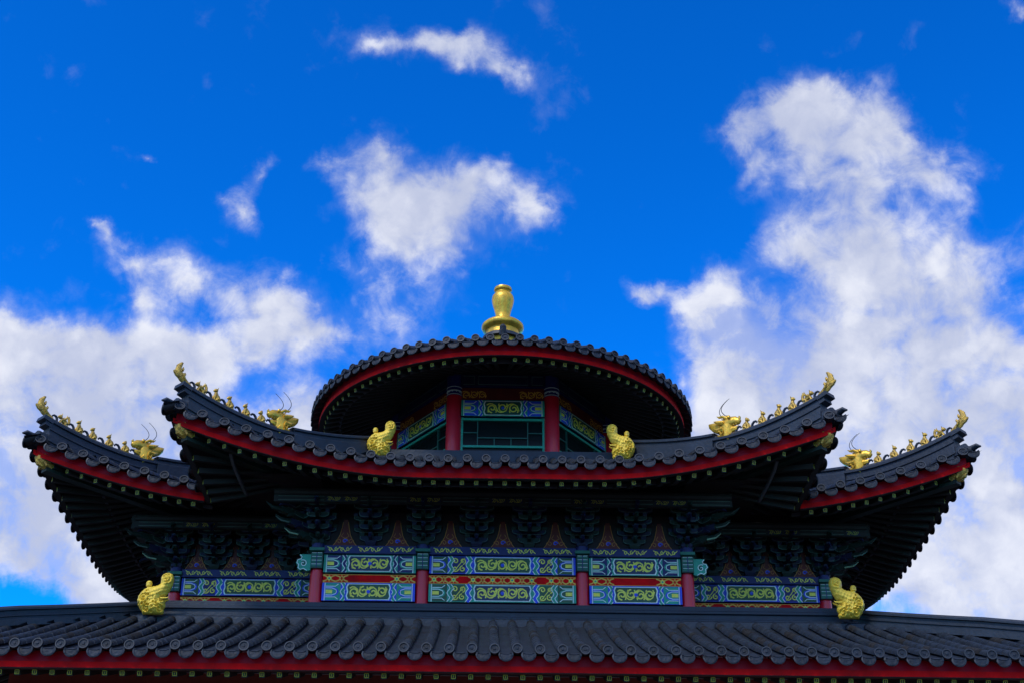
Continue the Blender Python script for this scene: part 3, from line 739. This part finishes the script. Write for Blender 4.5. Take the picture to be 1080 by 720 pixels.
def panel(p, L, H, c1, c2, inner, med=False, b0=0):
    """one painted architrave face: end bars, hoop ends, wavy bands, medallions, central framed cartouche"""
    W_ = 'white_line'
    p.rect(0, L, b0, b0+H, 1, c1)
    for side in (0, 1):
        X = (lambda a: a) if side == 0 else (lambda a: L-a)
        sg = 1 if side == 0 else -1
        p.rect(*sorted((X(.0), X(.05*1))), b0, b0+H, 2, c1)
        p.rect(*sorted((X(.055), X(.075))), b0, b0+H, 2, W_)
        # hoop end
        e0, e1 = .085, .085+H*.80
        p.rect(*sorted((X(e0), X(e1))), b0+.01, b0+H-.01, 2, c2)
        for bb in (.20, .80): p.rib([(X(e0), b0+H*bb), (X(e1-H*.28), b0+H*bb), (X(e1-H*.12), b0+H*(bb+(.13 if bb > .5 else -.13)))], .018, 3, W_)
        p.rib([(X(e0), b0+H*.72), (X(e0+H*.34), b0+H*.72), (X(e0+H*.60), b0+H*.62), (X(e0+H*.66), b0+H*.5), (X(e0+H*.60), b0+H*.38), (X(e0+H*.34), b0+H*.28), (X(e0), b0+H*.28)], .05, 3, c1)
        p.rib([(X(e0), b0+H*.70), (X(e0+H*.34), b0+H*.70), (X(e0+H*.56), b0+H*.61), (X(e0+H*.60), b0+H*.5), (X(e0+H*.56), b0+H*.39), (X(e0+H*.34), b0+H*.30), (X(e0), b0+H*.30)], .018, 4, W_)
        p.rect(*sorted((X(e0), X(e0+H*.36))), b0+H*.40, b0+H*.60, 3, 'gold_paint')
        a = e1
        wave(p, X(a), H, .020, 4, W_, sg, b0); wave(p, X(a+.045), H, .062, 3, c2 if not med else 'green', sg, b0); wave(p, X(a+.085), H, .018, 4, W_, sg, b0)
        if med:
            m0 = a+.115; m1 = m0+H*.70
            p.rect(*sorted((X(m0), X(m1))), b0+.015, b0+H-.015, 2, 'panel_green' if c1 == 'green' else 'navy')
            cxm = (X(m0)+X(m1))/2
            for q in range(4): p.rib(spiral(cxm+(.2 if q % 2 else -.2)*H, b0+H*(.5+(.22 if q > 1 else -.22)), H*.18, 1.2, q*1.6, 1 if q % 2 else -1, 14), .026, 3, 'gold_paint')
            p.rib([(cxm-H*.3, b0+H*.1), (cxm+H*.3, b0+H*.9)], .018, 3, 'gold_paint')
            a = m1
            wave(p, X(a+.01), H, .020, 4, W_, sg, b0); wave(p, X(a+.055), H, .07, 3, 'blue' if c1 == 'green' else 'green', sg, b0); wave(p, X(a+.105), H, .020, 4, W_, sg, b0); a += .06
        lim = a+.085
        if side == 0: A0 = lim
        else: A1 = L-lim
    def cart(e, col, l):
        k = H*.10
        p.poly([(A0+e+k, b0+e*.6), (A1-e-k, b0+e*.6), (A1-e-.01, b0+H*.25), (A1-e-k*.8, b0+H*.5), (A1-e-.01, b0+H*.75), (A1-e-k, b0+H-e*.6), (A0+e+k, b0+H-e*.6), (A0+e+.01, b0+H*.75), (A0+e+k*.8, b0+H*.5), (A0+e+.01, b0+H*.25)], l, col)
    cart(0, c1, 5); cart(.034, W_, 6); cart(.064, inner, 7)
    scrolls(p, A0+.13, A1-.13, b0+.055, b0+H-.055, 8, 'gold_paint', w=.033)
    c = (A0+A1)/2
    p.poly([(c+.045*cos(q*pi/3), b0+H/2+.045*sin(q*pi/3)) for q in range(6)], 9, 'blue')
def gold_band(p, L, H, b0, full, back='red'):
    p.rect(0, L, b0, b0+H, 1, back)
    spans = [(0, L)] if full else [(0, L*.27), (L*.73, L)]
    for a0, a1 in spans:
        n = max(2, int((a1-a0)/(H*1.1))); st = (a1-a0)/n
        for i in range(n):
            c = a0+st*(i+.5)
            if full and abs(abs(c-L/2)-L*.27) < L*.045: continue
            p.rib([(c-st*.5, b0+H*.12), (c-st*.2, b0+H*.3), (c, b0+H*.88), (c+st*.2, b0+H*.3), (c+st*.5, b0+H*.12)], .032, 3, 'orange_paint')
            p.rib([(c-st*.5, b0+H*.88), (c-st*.2, b0+H*.7), (c, b0+H*.12), (c+st*.2, b0+H*.7), (c+st*.5, b0+H*.88)], .032, 3, 'orange_paint')
            if i % 2 == 0: p.poly([(c+.05*cos(q*pi/4), b0+H/2+.05*sin(q*pi/4)) for q in range(8)], 4, 'gold_paint'); p.poly([(c+.025*cos(q*pi/4), b0+H/2+.025*sin(q*pi/4)) for q in range(8)], 5, 'green')
    p.rib([(0, b0+.008), (L, b0+.008)], .012, 2, 'orange_paint'); p.rib([(0, b0+H-.008), (L, b0+H-.008)], .012, 2, 'orange_paint')
def plate_band(p, L, H, b0, n):
    """dark blue plate with three or more runs of pale gold scroll"""
    p.rect(0, L, b0, b0+H, 1, 'navy'); w = L/n
    for i in range(n):
        a0 = w*i+w*.12; a1 = w*(i+1)-w*.12; m = max(3, int((a1-a0)/.12)); st = (a1-a0)/m
        for k in range(m):
            c = a0+st*(k+.5); fl = 1 if k % 2 else -1
            p.rib(spiral(c, b0+H*.5, H*.26, 1.1, pi/2*fl, fl, 12), .017, 3, 'gold_paint')
            p.rib([(c-st*.6, b0+H*(.5-.3*fl)), (c, b0+H*(.5-.12*fl)), (c+st*.6, b0+H*(.5+.3*fl))], .015, 3, 'gold_paint')

# ================================================================== UPPER STOREY
FY = -4.27
def beam_bay(x0, x1, yf, z, kind, rotk=0, parent=root, full=False):
    """set of stacked beams between two columns; z = dict of levels"""
    A = Matrix.Rotation(rotk*pi/2, 3, 'Z')
    L = x1-x0
    def mk(name, z0, z1, proud, fn, thick=.26, base='navy'):
        mb = MB(); c = A @ Vector(((x0+x1)/2, yf-proud+thick/2, (z0+z1)/2))
        mb.box(c, (L, thick, z1-z0) if rotk % 2 == 0 else (thick, L, z1-z0), base)
        O = A @ Vector((x0, yf-proud, z0)); p = Painter(mb, O, A @ Vector((1, 0, 0)), (0, 0, 1), A @ Vector((0, -1, 0)))
        fn(p, z1-z0); return mb.build(name, parent, smooth=False)
    return mk
def front_bay(x0, x1, med, yf=FY, rotk=0):
    mk = beam_bay(x0, x1, yf, None, None, rotk); L = x1-x0
    if med:
        mk('painted_beam', 12.27, 12.69, .12, lambda p, H: panel(p, L, H, 'blue', 'panel_green', 'panel_green', True))
        mk('gilded_board', 12.045, 12.245, .06, lambda p, H: gold_band(p, L, H, 0, True))
        mk('painted_beam', 11.60, 12.02, .12, lambda p, H: panel(p, L, H, 'green', 'panel_green', 'panel_blue', True))
    else:
        mk('painted_beam', 12.27, 12.69, .12, lambda p, H: panel(p, L, H, 'green', 'navy', 'panel_blue'))
        mk('gilded_board', 12.045, 12.245, .06, lambda p, H: gold_band(p, L, H, 0, False))
        mk('painted_beam', 11.60, 12.02, .12, lambda p, H: panel(p, L, H, 'blue', 'green', 'panel_green'))
    mk('plate_beam', 12.70, 12.885, .22, lambda p, H: plate_band(p, L, H, 0, 4 if med else 3), .5)
    # wall behind and below the beams
    mk('wall', 10.0, 11.58, -.02, lambda p, H: None, .2, 'wall')
CX = [-4.27, -1.84, 1.84, 4.27]
def column(x, y, r=.155, z0=10.2, z1=12.34, parent=root, cap=True, nose=0, head=True):
    mb = MB()
    mb.lathe([(r*1.02, z0), (r*1.02, z0+.5), (r, z1-.4), (r*.98, z1)], 'red_column', (x, y, 0), 24)
    o = mb.build('column', parent)
    if head:
        h = MB()
        h.box((x, y-.04, z1+.19), (.27, .36, .38), 'dark_green')
        for k in range(3): h.rib = None
        p = Painter(h, (x-.135, y-.222, z1), (1, 0, 0), (0, 0, 1), (0, -1, 0))
        for bb in (.03, .12, .21, .30): p.rect(.02, .25, bb, bb+.055, 1, 'cap_green'); p.rect(.02, .25, bb+.055, bb+.065, 2, 'white_line')
        p.rect(.125, .145, 0, .37, 3, 'navy')
        h.tube([(x, y-.1, z1+.40), (x, y-.1, z1+.50), (x, y-.1, z1+.60)], [.12, .155, .15], 'navy', 12)
        h.box((x, y-.14, z1+.43), (.34, .34, .07), 'cap_green')
        h.build('column_head', o, smooth=True)
    return o
cols = [column(x, FY) for x in CX]
for a, b, m in ((CX[0], CX[1], False), (CX[1], CX[2], True), (CX[2], CX[3], False)): front_bay(a+.155, b-.155, m)
# carved cloud-shaped beam noses past the corner columns
for sx in (-1, 1):
    mb = MB(); pts = [(0, .0), (.08, -.02), (.17, .03), (.24, -.0), (.30, .05), (.29, .13), (.34, .18), (.31, .26), (.24, .27), (.22, .33), (.27, .38), (.0, .38)]
    vs = [(sx*(4.27+.14+a), FY-.16+t, 12.30+b) for t in (0, .18) for a, b in pts]; n = len(pts)
    mb.add(vs, [tuple(range(n)), tuple(range(n, 2*n))]+[(i, (i+1) % n, n+(i+1) % n, n+i) for i in range(n)], 'green')
    p = Painter(mb, (sx*(4.27+.14), FY-.162, 12.30), (sx, 0, 0), (0, 0, 1), (0, -1, 0))
    p.rib([(a*.92+.005, b*.94+.012) for a, b in pts[1:-1]], .020, 2, 'white_line'); p.rib(spiral(.17, .16, .09, 1.2, 1, 1, 16), .018, 2, 'white_line'); p.rib(spiral(.17, .16, .05, 1, 1, 1, 12), .03, 1, 'dark_green')
    mb.build('beam_nose', root, smooth=False)

# wing bays, set back
for sx in (-1, 1):
    x0, x1 = (4.27, 7.87)
    if sx < 0: x0, x1 = -7.87, -4.27
    WYF = -2.45
    mk = beam_bay(x0+.155, x1-.155, WYF, None, None); L = x1-x0-.31
    mk('painted_beam', 12.27, 12.69, .12, lambda p, H: panel(p, L, H, 'blue', 'panel_green', 'panel_green', True))
    mk('gilded_board', 12.045, 12.245, .06, lambda p, H: gold_band(p, L, H, 0, True))
    mk('painted_beam', 11.60, 12.02, .12, lambda p, H: panel(p, L, H, 'green', 'panel_green', 'panel_blue', True))
    mk('plate_beam', 12.70, 12.885, .22, lambda p, H: plate_band(p, L, H, 0, 4), .5)
    mk('wall', 10.0, 11.58, -.02, lambda p, H: None, .2, 'wall')
    column(sx*7.87, WYF)
# remaining walls of the upper storey (sides and back)
mb = MB()
for sx in (-1, 1):
    mb.box((sx*7.80, 0, 12.0), (.2, 4.9, 4), 'wall'); mb.box((sx*4.2, -3.36, 12.0), (.2, 1.6, 4), 'wall'); mb.box((sx*4.2, 3.36, 12), (.2, 1.6, 4), 'wall'); mb.box((sx*6.05, 2.4, 12), (3.5, .2, 4), 'wall')
mb.box((0, 4.2, 12), (8.5, .2, 4), 'wall')
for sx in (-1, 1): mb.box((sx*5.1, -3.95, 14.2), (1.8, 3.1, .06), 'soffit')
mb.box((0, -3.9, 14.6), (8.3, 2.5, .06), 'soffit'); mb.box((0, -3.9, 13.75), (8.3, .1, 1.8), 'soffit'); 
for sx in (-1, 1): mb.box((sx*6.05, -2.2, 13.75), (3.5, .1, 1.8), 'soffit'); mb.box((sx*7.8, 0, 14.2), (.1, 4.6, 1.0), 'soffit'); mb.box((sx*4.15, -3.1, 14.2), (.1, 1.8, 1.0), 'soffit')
mb.build('storey_wall', root, smooth=False)

# ------------------------------------------------------------------ bracket sets
def arm(mb, c, L, h, t, ax, m, line='faint_line'):
    """bow-shaped bracket arm, along ax, centred at c (bottom middle), with pale painted edge"""
    pr = [(-.5, 1), (-.5, .45), (-.44, .2), (-.34, .05), (-.22, 0), (.22, 0), (.34, .05), (.44, .2), (.5, .45), (.5, 1)]
    ax = Vector(ax); sd = Vector((-ax.y, ax.x, 0)); c = Vector(c); n = len(pr)
    vs = [c+ax*(a*L)+Vector((0, 0, b*h))+sd*q*t/2 for q in (-1, 1) for a, b in pr]
    mb.add(vs, [tuple(range(n)), tuple(range(n, 2*n))]+[(i, (i+1) % n, n+(i+1) % n, n+i) for i in range(n)], m)
    for q in (-1, 1):
        if abs(ax.x) > .5 and (sd*q).y > 0: continue
        p = Painter(mb, c+sd*q*(t/2), ax, (0, 0, 1), sd*q)
        p.rib([(a*L*.96, b*h*.9+.012) for a, b in pr], .010, 1, line)
def dou(mb, c, s, h, m):
    c = Vector(c)
    lo, hi = s*.36, s*.5
    vs = [c+Vector((x*lo, y*lo, 0)) for x, y in ((-1,-1),(1,-1),(1,1),(-1,1))]+[c+Vector((x*hi, y*hi, h*.45)) for x, y in ((-1,-1),(1,-1),(1,1),(-1,1))]+[c+Vector((x*hi, y*hi, h)) for x, y in ((-1,-1),(1,-1),(1,1),(-1,1))]
    mb.add(vs, [(0,1,5,4),(1,2,6,5),(2,3,7,6),(3,0,4,7),(4,5,9,8),(5,6,10,9),(6,7,11,10),(7,4,8,11),(8,9,10,11),(3,2,1,0)], m)
def make_bracket(flip=False, scale=1):
    A, B = ('shaded_green', 'shaded_blue') if not flip else ('shaded_blue', 'shaded_green')
    mb = MB(); z = 0
    dou(mb, (0, 0, 0), .26, .14, A)
    for t in range(4):
        z0 = .12+.20*t; L = 1
        fwd = .22+.24*t
        m = B if t % 2 else A
        arm(mb, (0, -fwd/2+.05, z0), fwd*1.0+.3, .12, .085, (0, 1, 0), m)      # projecting arm
        mb.tube([(0, -fwd-.05, z0+.06), (0, -fwd-.18, z0+.02), (0, -fwd-.26, z0-.05)], [.05, .04, .015], m, 6)
        # transverse arms at each step
        for s_ in range(t+1):
            if t-s_ > 1: continue
            yy = -.24*s_; ll = .52 if (t-s_) == 0 else .80
            arm(mb, (0, yy, z0), ll, .12, .08, (1, 0, 0), B if (t-s_) else A)
            for q in (-1, 1): dou(mb, (q*(ll/2-.045), yy, z0+.12), .11, .08, A if (t-s_) else B)
        dou(mb, (0, -.24*t, z0+.12), .11, .08, B)
    p = Painter(mb, (-.02, -.30, .16), (1, 0, 0), (0, 0, 1), (0, -1, 0)); p.rect(0, .04, 0, .03, 1, 'white_line')
    return mb
bm1 = make_bracket(); bm2 = make_bracket(True)
b1 = bm1.build('bracket_set', root, smooth=False); b2 = bm2.build('bracket_set', root, smooth=False)
used = [0, 0]
def place_bracket(x, y, z, rz, k):
    src = (b1, b2)[k]
    if used[k] == 0: o = src
    else: o = bpy.data.objects.new('bracket_set', src.data); COL.objects.link(o); o.parent = root
    used[k] = 1; o.location = (x, y, z); o.rotation_euler = (0, 0, rz); o['group'] = 'bracket sets under the middle eaves'
bx = [-4.27, -3.06, -1.84, -.61, .61, 1.84, 3.06, 4.27]
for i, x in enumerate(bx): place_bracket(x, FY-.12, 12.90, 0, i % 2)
for sx in (-1, 1):
    for i, x in enumerate((5.15, 6.05, 6.96, 7.87)): place_bracket(sx*x, -2.57, 12.90, 0, i % 2)
    for i, y in enumerate((-1.2, 0, 1.2)): place_bracket(sx*7.95, y, 12.90, sx*pi/2, i % 2)
    place_bracket(sx*4.32, -3.4, 12.90, sx*pi/2, 0)
    place_bracket(sx*4.27, FY-.10, 12.90, sx*pi/4, 0); place_bracket(sx*7.87, -2.55, 12.90, sx*pi/4, 0)
# red flame panels between the sets
def flame_panel(x, y):
    mb = MB(); H = .85; w = .46
    mb.box((x, y+.02, 12.90+H/2), (w*2.2, .03, H), 'soffit')
    p = Painter(mb, (x, y, 12.90), (1, 0, 0), (0, 0, 1), (0, -1, 0))
    p.poly([(-.28, 0), (.28, 0), (.19, .13), (.12, .28), (.08, .46), (.05, .66), (-.05, .66), (-.08, .46), (-.12, .28), (-.19, .13)], 1, 'flame_red')
    for s_ in (-1, 1):
        p.rib([(s_*.28, .01), (s_*.19, .13), (s_*.12, .28), (s_*.08, .46), (s_*.06, .6)], .014, 2, 'flame_gold')
        p.rib(spiral(s_*.14, .12, .07, 1.1, 0 if s_ > 0 else pi, s_, 12), .013, 2, 'flame_gold')
        p.rib([(s_*.04, .34), (s_*.09, .25), (0, .20)], .012, 2, 'flame_gold')
    p.rib(spiral(0, .13, .055, 1, 0, 1, 12), .03, 3, 'blue'); p.rib(spiral(0, .13, .085, 1, 0, 1, 14)[:12], .011, 3, 'flame_gold')
    o = mb.build('flame_panel', root, smooth=False); o['group'] = 'red flame panels between the bracket sets'
for i in range(len(bx)-1): flame_panel((bx[i]+bx[i+1])/2, FY-.10)
for sx in (-1, 1):
    for x in (4.72, 5.6, 6.5, 7.42): flame_panel(sx*x, -2.53)
# eave purlins carried by the brackets, with painted fields
def purlin(x0, x1, y, z, rotk=0):
    A = Matrix.Rotation(rotk*pi/2, 3, 'Z'); mb = MB(); L = x1-x0
    mb.bar(A @ Vector((x0, y, z)), A @ Vector((x1, y, z)), .14, .16, 'rafter')
    mb.tube([A @ Vector((x0, y, z+.17)), A @ Vector((x1, y, z+.17))], .10, 'rafter', 10)
    p = Painter(mb, A @ Vector((x0, y-.072, z-.08)), A @ Vector((1, 0, 0)), (0, 0, 1), A @ Vector((0, -1, 0)))
    a = .1; k = 0
    while a < L-.4:
        w = (1.05, .34, .34)[k % 3]; w = min(w, L-a-.05)
        if k % 3 == 0: p.rib([(a, .04), (a+w, .04)], .012, 2, 'faint_line'); p.rib([(a, .13), (a+w, .13)], .010, 2, 'faint_line')
        else: p.rect(a, a+w, .02, .14, 1, 'shaded_blue'); scrolls(p, a+.02, a+w-.02, .02, .14, 2, 'rafter_gold', .12, .010)
        a += w+.05; k += 1
    mb.build('eave_purlin', root, smooth=False)
purlin(-5.25, 5.25, -5.22, 13.72)
for sx in (-1, 1):
    a, b = sorted((sx*5.2, sx*8.8)); purlin(a, b, -3.42, 13.72)
    purlin(-3.4, 3.4, -8.82, 13.72, 1 if sx > 0 else 3)
    a = MB()
# dragon-mouthed struts at the corners (pale painted tusks)
for sx in (-1, 1):
    for (cx_, cy_) in ((4.35, FY-.1), (7.95, -2.55)):
        mb = MB()
        for k in range(3):
            L = .5+.28*k; z = 13.05+.22*k; dx, dy = sx*.7071, -.7071
            mb.bar((sx*cx_, cy_, z), (sx*cx_+dx*L, cy_+dy*L, z+.02), .13, .14, ('shaded_green', 'shaded_blue', 'shaded_green')[k])
            mb.tube([(sx*cx_+dx*L, cy_+dy*L, z+.02), (sx*cx_+dx*(L+.22), cy_+dy*(L+.22), z+.01), (sx*cx_+dx*(L+.42), cy_+dy*(L+.42), z+.09)], [.07, .05, .008], 'shaded_green', 8)
            if k < 2: mb.tube([(sx*cx_+dx*L, cy_+dy*L-.09, z-.03), (sx*cx_+dx*(L+.24), cy_+dy*(L+.24)-.07, z-.04), (sx*cx_+dx*(L+.40), cy_+dy*(L+.40)-.05, z+.03)], [.02, .018, .006], 'pale_green' if k == 0 else 'faint_line', 5)
        mb.build('corner_bracket', root, smooth=False)

# ================================================================== DRUM
RD = 2.54
DP = [(-1.27, -2.2), (1.27, -2.2), (2.86, .1), (1.27, 2.4), (-1.27, 2.4), (-2.86, .1)]
dcol = []
for k in range(6):
    x, y = DP[k]
    mb = MB(); mb.lathe([(.20, 15.4), (.20, 16.4), (.195, 17.82)], 'red_column', (x, y, 0), 24); c = mb.build('drum_column', root)
    mb = MB(); mb.lathe([(.205, 17.822), (.205, 17.86), (.17, 17.88), (.17, 18.02), (.20, 18.04), (.20, 18.75)], 'navy', (x, y, 0), 20)
    for zz in (17.84, 17.95, 18.05): mb.lathe([(.208, zz-.008), (.208, zz+.008)], 'white_line', (x, y, 0), 20)
    for q in range(10):
        b_ = 2*pi*q/10; mb.ball((x+.165*cos(b_), y+.165*sin(b_), 17.95), .028, 'white_line', 6, 4)
    mb.build('column_head', c)
for k in range(6):
    A = Vector((*DP[k], 0)); B = Vector((*DP[(k+1) % 6], 0)); d = (B-A).normalized(); nrm = Vector((d.y, -d.x, 0))
    A2 = A+d*.19; L = (B-A).length-.38
    def bx_(name, z0, z1, proud, fn, base='navy', thick=.18, parent=root):
        mb = MB(); c = (A+B)/2+nrm*(proud-thick/2); rot = Matrix.Rotation(atan2(d.y, d.x), 3, 'Z')
        mb.box((c.x, c.y, (z0+z1)/2), (L, thick, z1-z0), base, rot)
        O = A2+nrm*proud; p = Painter(mb, (O.x, O.y, z0), d, (0, 0, 1), nrm); fn(p, z1-z0)
        return mb.build(name, parent, smooth=False)
    bx_('painted_beam', 18.10, 18.44, .12, lambda p, H: (p.rect(0, L, 0, H, 1, 'shaded_blue'), p.rib([(L*.2, .05), (L*.8, .05), (L*.8, H-.05), (L*.2, H-.05), (L*.2, .05)], .02, 2, 'faint_line'), p.rib([(.04, .05), (L*.15, .05), (L*.15, H-.05), (.04, H-.05)], .02, 2, 'faint_line'), p.rib([(L-.04, .05), (L*.85, .05), (L*.85, H-.05), (L-.04, H-.05)], .02, 2, 'faint_line')))
    bx_('gilded_board', 17.74, 18.08, .05, lambda p, H: (p.rect(0, L, 0, H, 1, 'flame_red'), scrolls(p, .02, L*.30, .02, H-.06, 2, 'orange_paint', .2, .022), scrolls(p, L*.70, L-.02, .02, H-.06, 2, 'orange_paint', .2, .022)))
    bx_('painted_beam', 17.24, 17.69, .12, lambda p, H: panel(p, L, H, 'green' , 'blue', 'dark_green'))
    def win(p, H):
        p.rect(0, L, 0, H, 1, 'glass')
    w = bx_('lattice_window', 15.6, 17.20, .0, win, 'tile_dark', .1)
    fr = MB(); rot = Matrix.Rotation(atan2(d.y, d.x), 3, 'Z')
    def fb(a_0, a_1, z0, z1, m='lattice', t=.06, pr=.05):
        c = A2+d*(a_0+a_1)/2+nrm*(pr-t/2+.0); fr.box((c.x, c.y, (z0+z1)/2), (a_1-a_0, t, z1-z0), m, rot)
    fb(0, .055, 15.6, 17.22, 'green', .08, .07); fb(L-.055, L, 15.6, 17.22, 'green', .08, .07); fb(.055, L-.055, 17.14, 17.205, 'green', .08, .07); fb(.055, L-.055, 16.38, 16.44, 'green', .08, .07)
    for fx in (.2, .8): fb(L*fx-.013, L*fx+.013, 16.44, 17.14)
    for zz in (16.80,): fb(.055, L*.2-.013, zz-.013, zz+.013); fb(L*.8+.013, L-.055, zz-.013, zz+.013)
    fb(L*.2+.013, L*.8-.013, 16.66-.013, 16.66+.013)
    for fx in (.4, .6): fb(L*fx-.013, L*fx+.013, 16.44, 16.647)
    fr.build('window_frame', w, smooth=False)
mb = MB(); mb.lathe([(2.2, 15), (2.2, 18.9)], 'tile_dark', seg=6); mb.lathe([(2.30, 18.46), (2.62, 18.52), (2.70, 18.9), (2.2, 19.2)], 'soffit', seg=48); mb.build('drum_wall', root, smooth=False)

# ================================================================== LOWER ROOF (tile skirt)
LE = 9.95; LXE = 13.35; Z1 = 8.91; LRY = 4.55; LRX = 7.95
prof1 = lambda d: .36*d+.009*d*d if d > 0 else .36*d
mid = MB(); red = MB(); raf = MB(); sof = MB()
DL = LE-LRY
F_l = {'front': Facet('front', LE, Z1, prof1, lambda u: 0, lambda u: min(DL, LXE-abs(u)), lambda u: LXE-abs(u), L=1.0, span=2.6, fade=5),
       'back': Facet('back', LE, Z1, prof1, lambda u: 0, lambda u: min(DL, LXE-abs(u)), lambda u: LXE-abs(u), L=1.0, span=2.6, fade=5),
       'left': Facet('left', LXE, Z1, prof1, lambda u: 0, lambda u: min(DL, LE-abs(u)), lambda u: LE-abs(u), L=1.0, span=2.6, fade=5),
       'right': Facet('right', LXE, Z1, prof1, lambda u: 0, lambda u: min(DL, LE-abs(u)), lambda u: LE-abs(u), L=1.0, span=2.6, fade=5)}
for sd_, F in F_l.items():
    hw = LXE if sd_ in ('front', 'back') else LE
    eave_set(F, [(-hw, hw)], rows(-hw+.12, hw-.12, PT), PT, 10.0 if hw == LXE else 6.6)
low_roof = mid.build('lower_roof', root, label='dark tiled lower skirt roof spanning the whole width')
red.build('eave_fascia', low_roof); raf.build('rafters', low_roof); sof.build('soffit', low_roof, smooth=False)
rg = MB(); RZ = 11.13
SEC1 = [(.52, -.4), (.52, -.14), (.46, -.10), (.30, -.09), (.30, -.02), (.14, .0), (.14, .03), (.10, .05), (.10, .15), (.15, .17), (.15, .22), (.06, .26), (.06, .36), (-.30, .40), (-.30, -.3)]
c4 = [(LRX, -LRY), (-LRX, -LRY), (-LRX, LRY), (LRX, LRY)]
for i in range(4):
    a = Vector((*c4[i], RZ)); b_ = Vector((*c4[(i+1) % 4], RZ)); dv = (b_-a).normalized()*.12
    section_sweep(rg, [a-dv, b_+dv], [(-x, z) for x, z in SEC1], 'tile_ridge')
rg.build('ridge', low_roof)
for sx in (-1, 1):
    hb = MB(); F = F_l['front']; path = []
    for i in range(25):
        d = .2+(DL-.25)*i/24; L_ = F.L*max(0, 1-d/F.span)**2*max(0, 1-d/F.fade)**1.3
        path.append(Vector((sx*(LXE-d), -LE+d, Z1+prof1(d)+L_+.13*min(1, (DL-d)/2.2))))
    section_sweep(hb, path, [(x*1.15, z*.70) for x, z in RIDGE], 'tile_ridge'); hb.build('hip_ridge', low_roof)
    inst('ridge_end_beast', low_roof, (sx*8.06, -LRY-.66, 10.97+(.09 if sx > 0 else 0)), 0 if sx < 0 else pi, .93, 'gilded ridge beast with curled tail on the lower roof corner', 'gilded ridge-end beasts of the lower roof', 'tail').scale = (.86, .9, .95)

# ================================================================== LOWER STOREY (mostly below the picture)
mb = MB(); mb.box((0, 0, 5.15), (20.2, 13.3, 9.1), 'wall'); mb.build('ground_floor_wall', root, smooth=False)
mb = MB(); mb.box((0, 0, .3), (28, 21, .6), 'stone'); mb.build('stone_platform', root, smooth=False)
for x in (-10, -6.6, -4.27, -1.84, 1.84, 4.27, 6.6, 10): column(x, -6.75, .22, .6, 8.1, head=False)
mb = MB(); mb.box((0, -6.78, 8.45), (20.2, .26, .62), 'navy')
p = Painter(mb, (-10, -6.912, 8.16), (1, 0, 0), (0, 0, 1), (0, -1, 0))
for i in range(5): 
    q = Painter(mb, (-10+4*i+.05, -6.912, 8.2), (1, 0, 0), (0, 0, 1), (0, -1, 0)); panel(q, 3.9, .5, 'blue' if i % 2 else 'green', 'navy', 'dark_green', True)
mb.build('painted_beam', root, smooth=False)
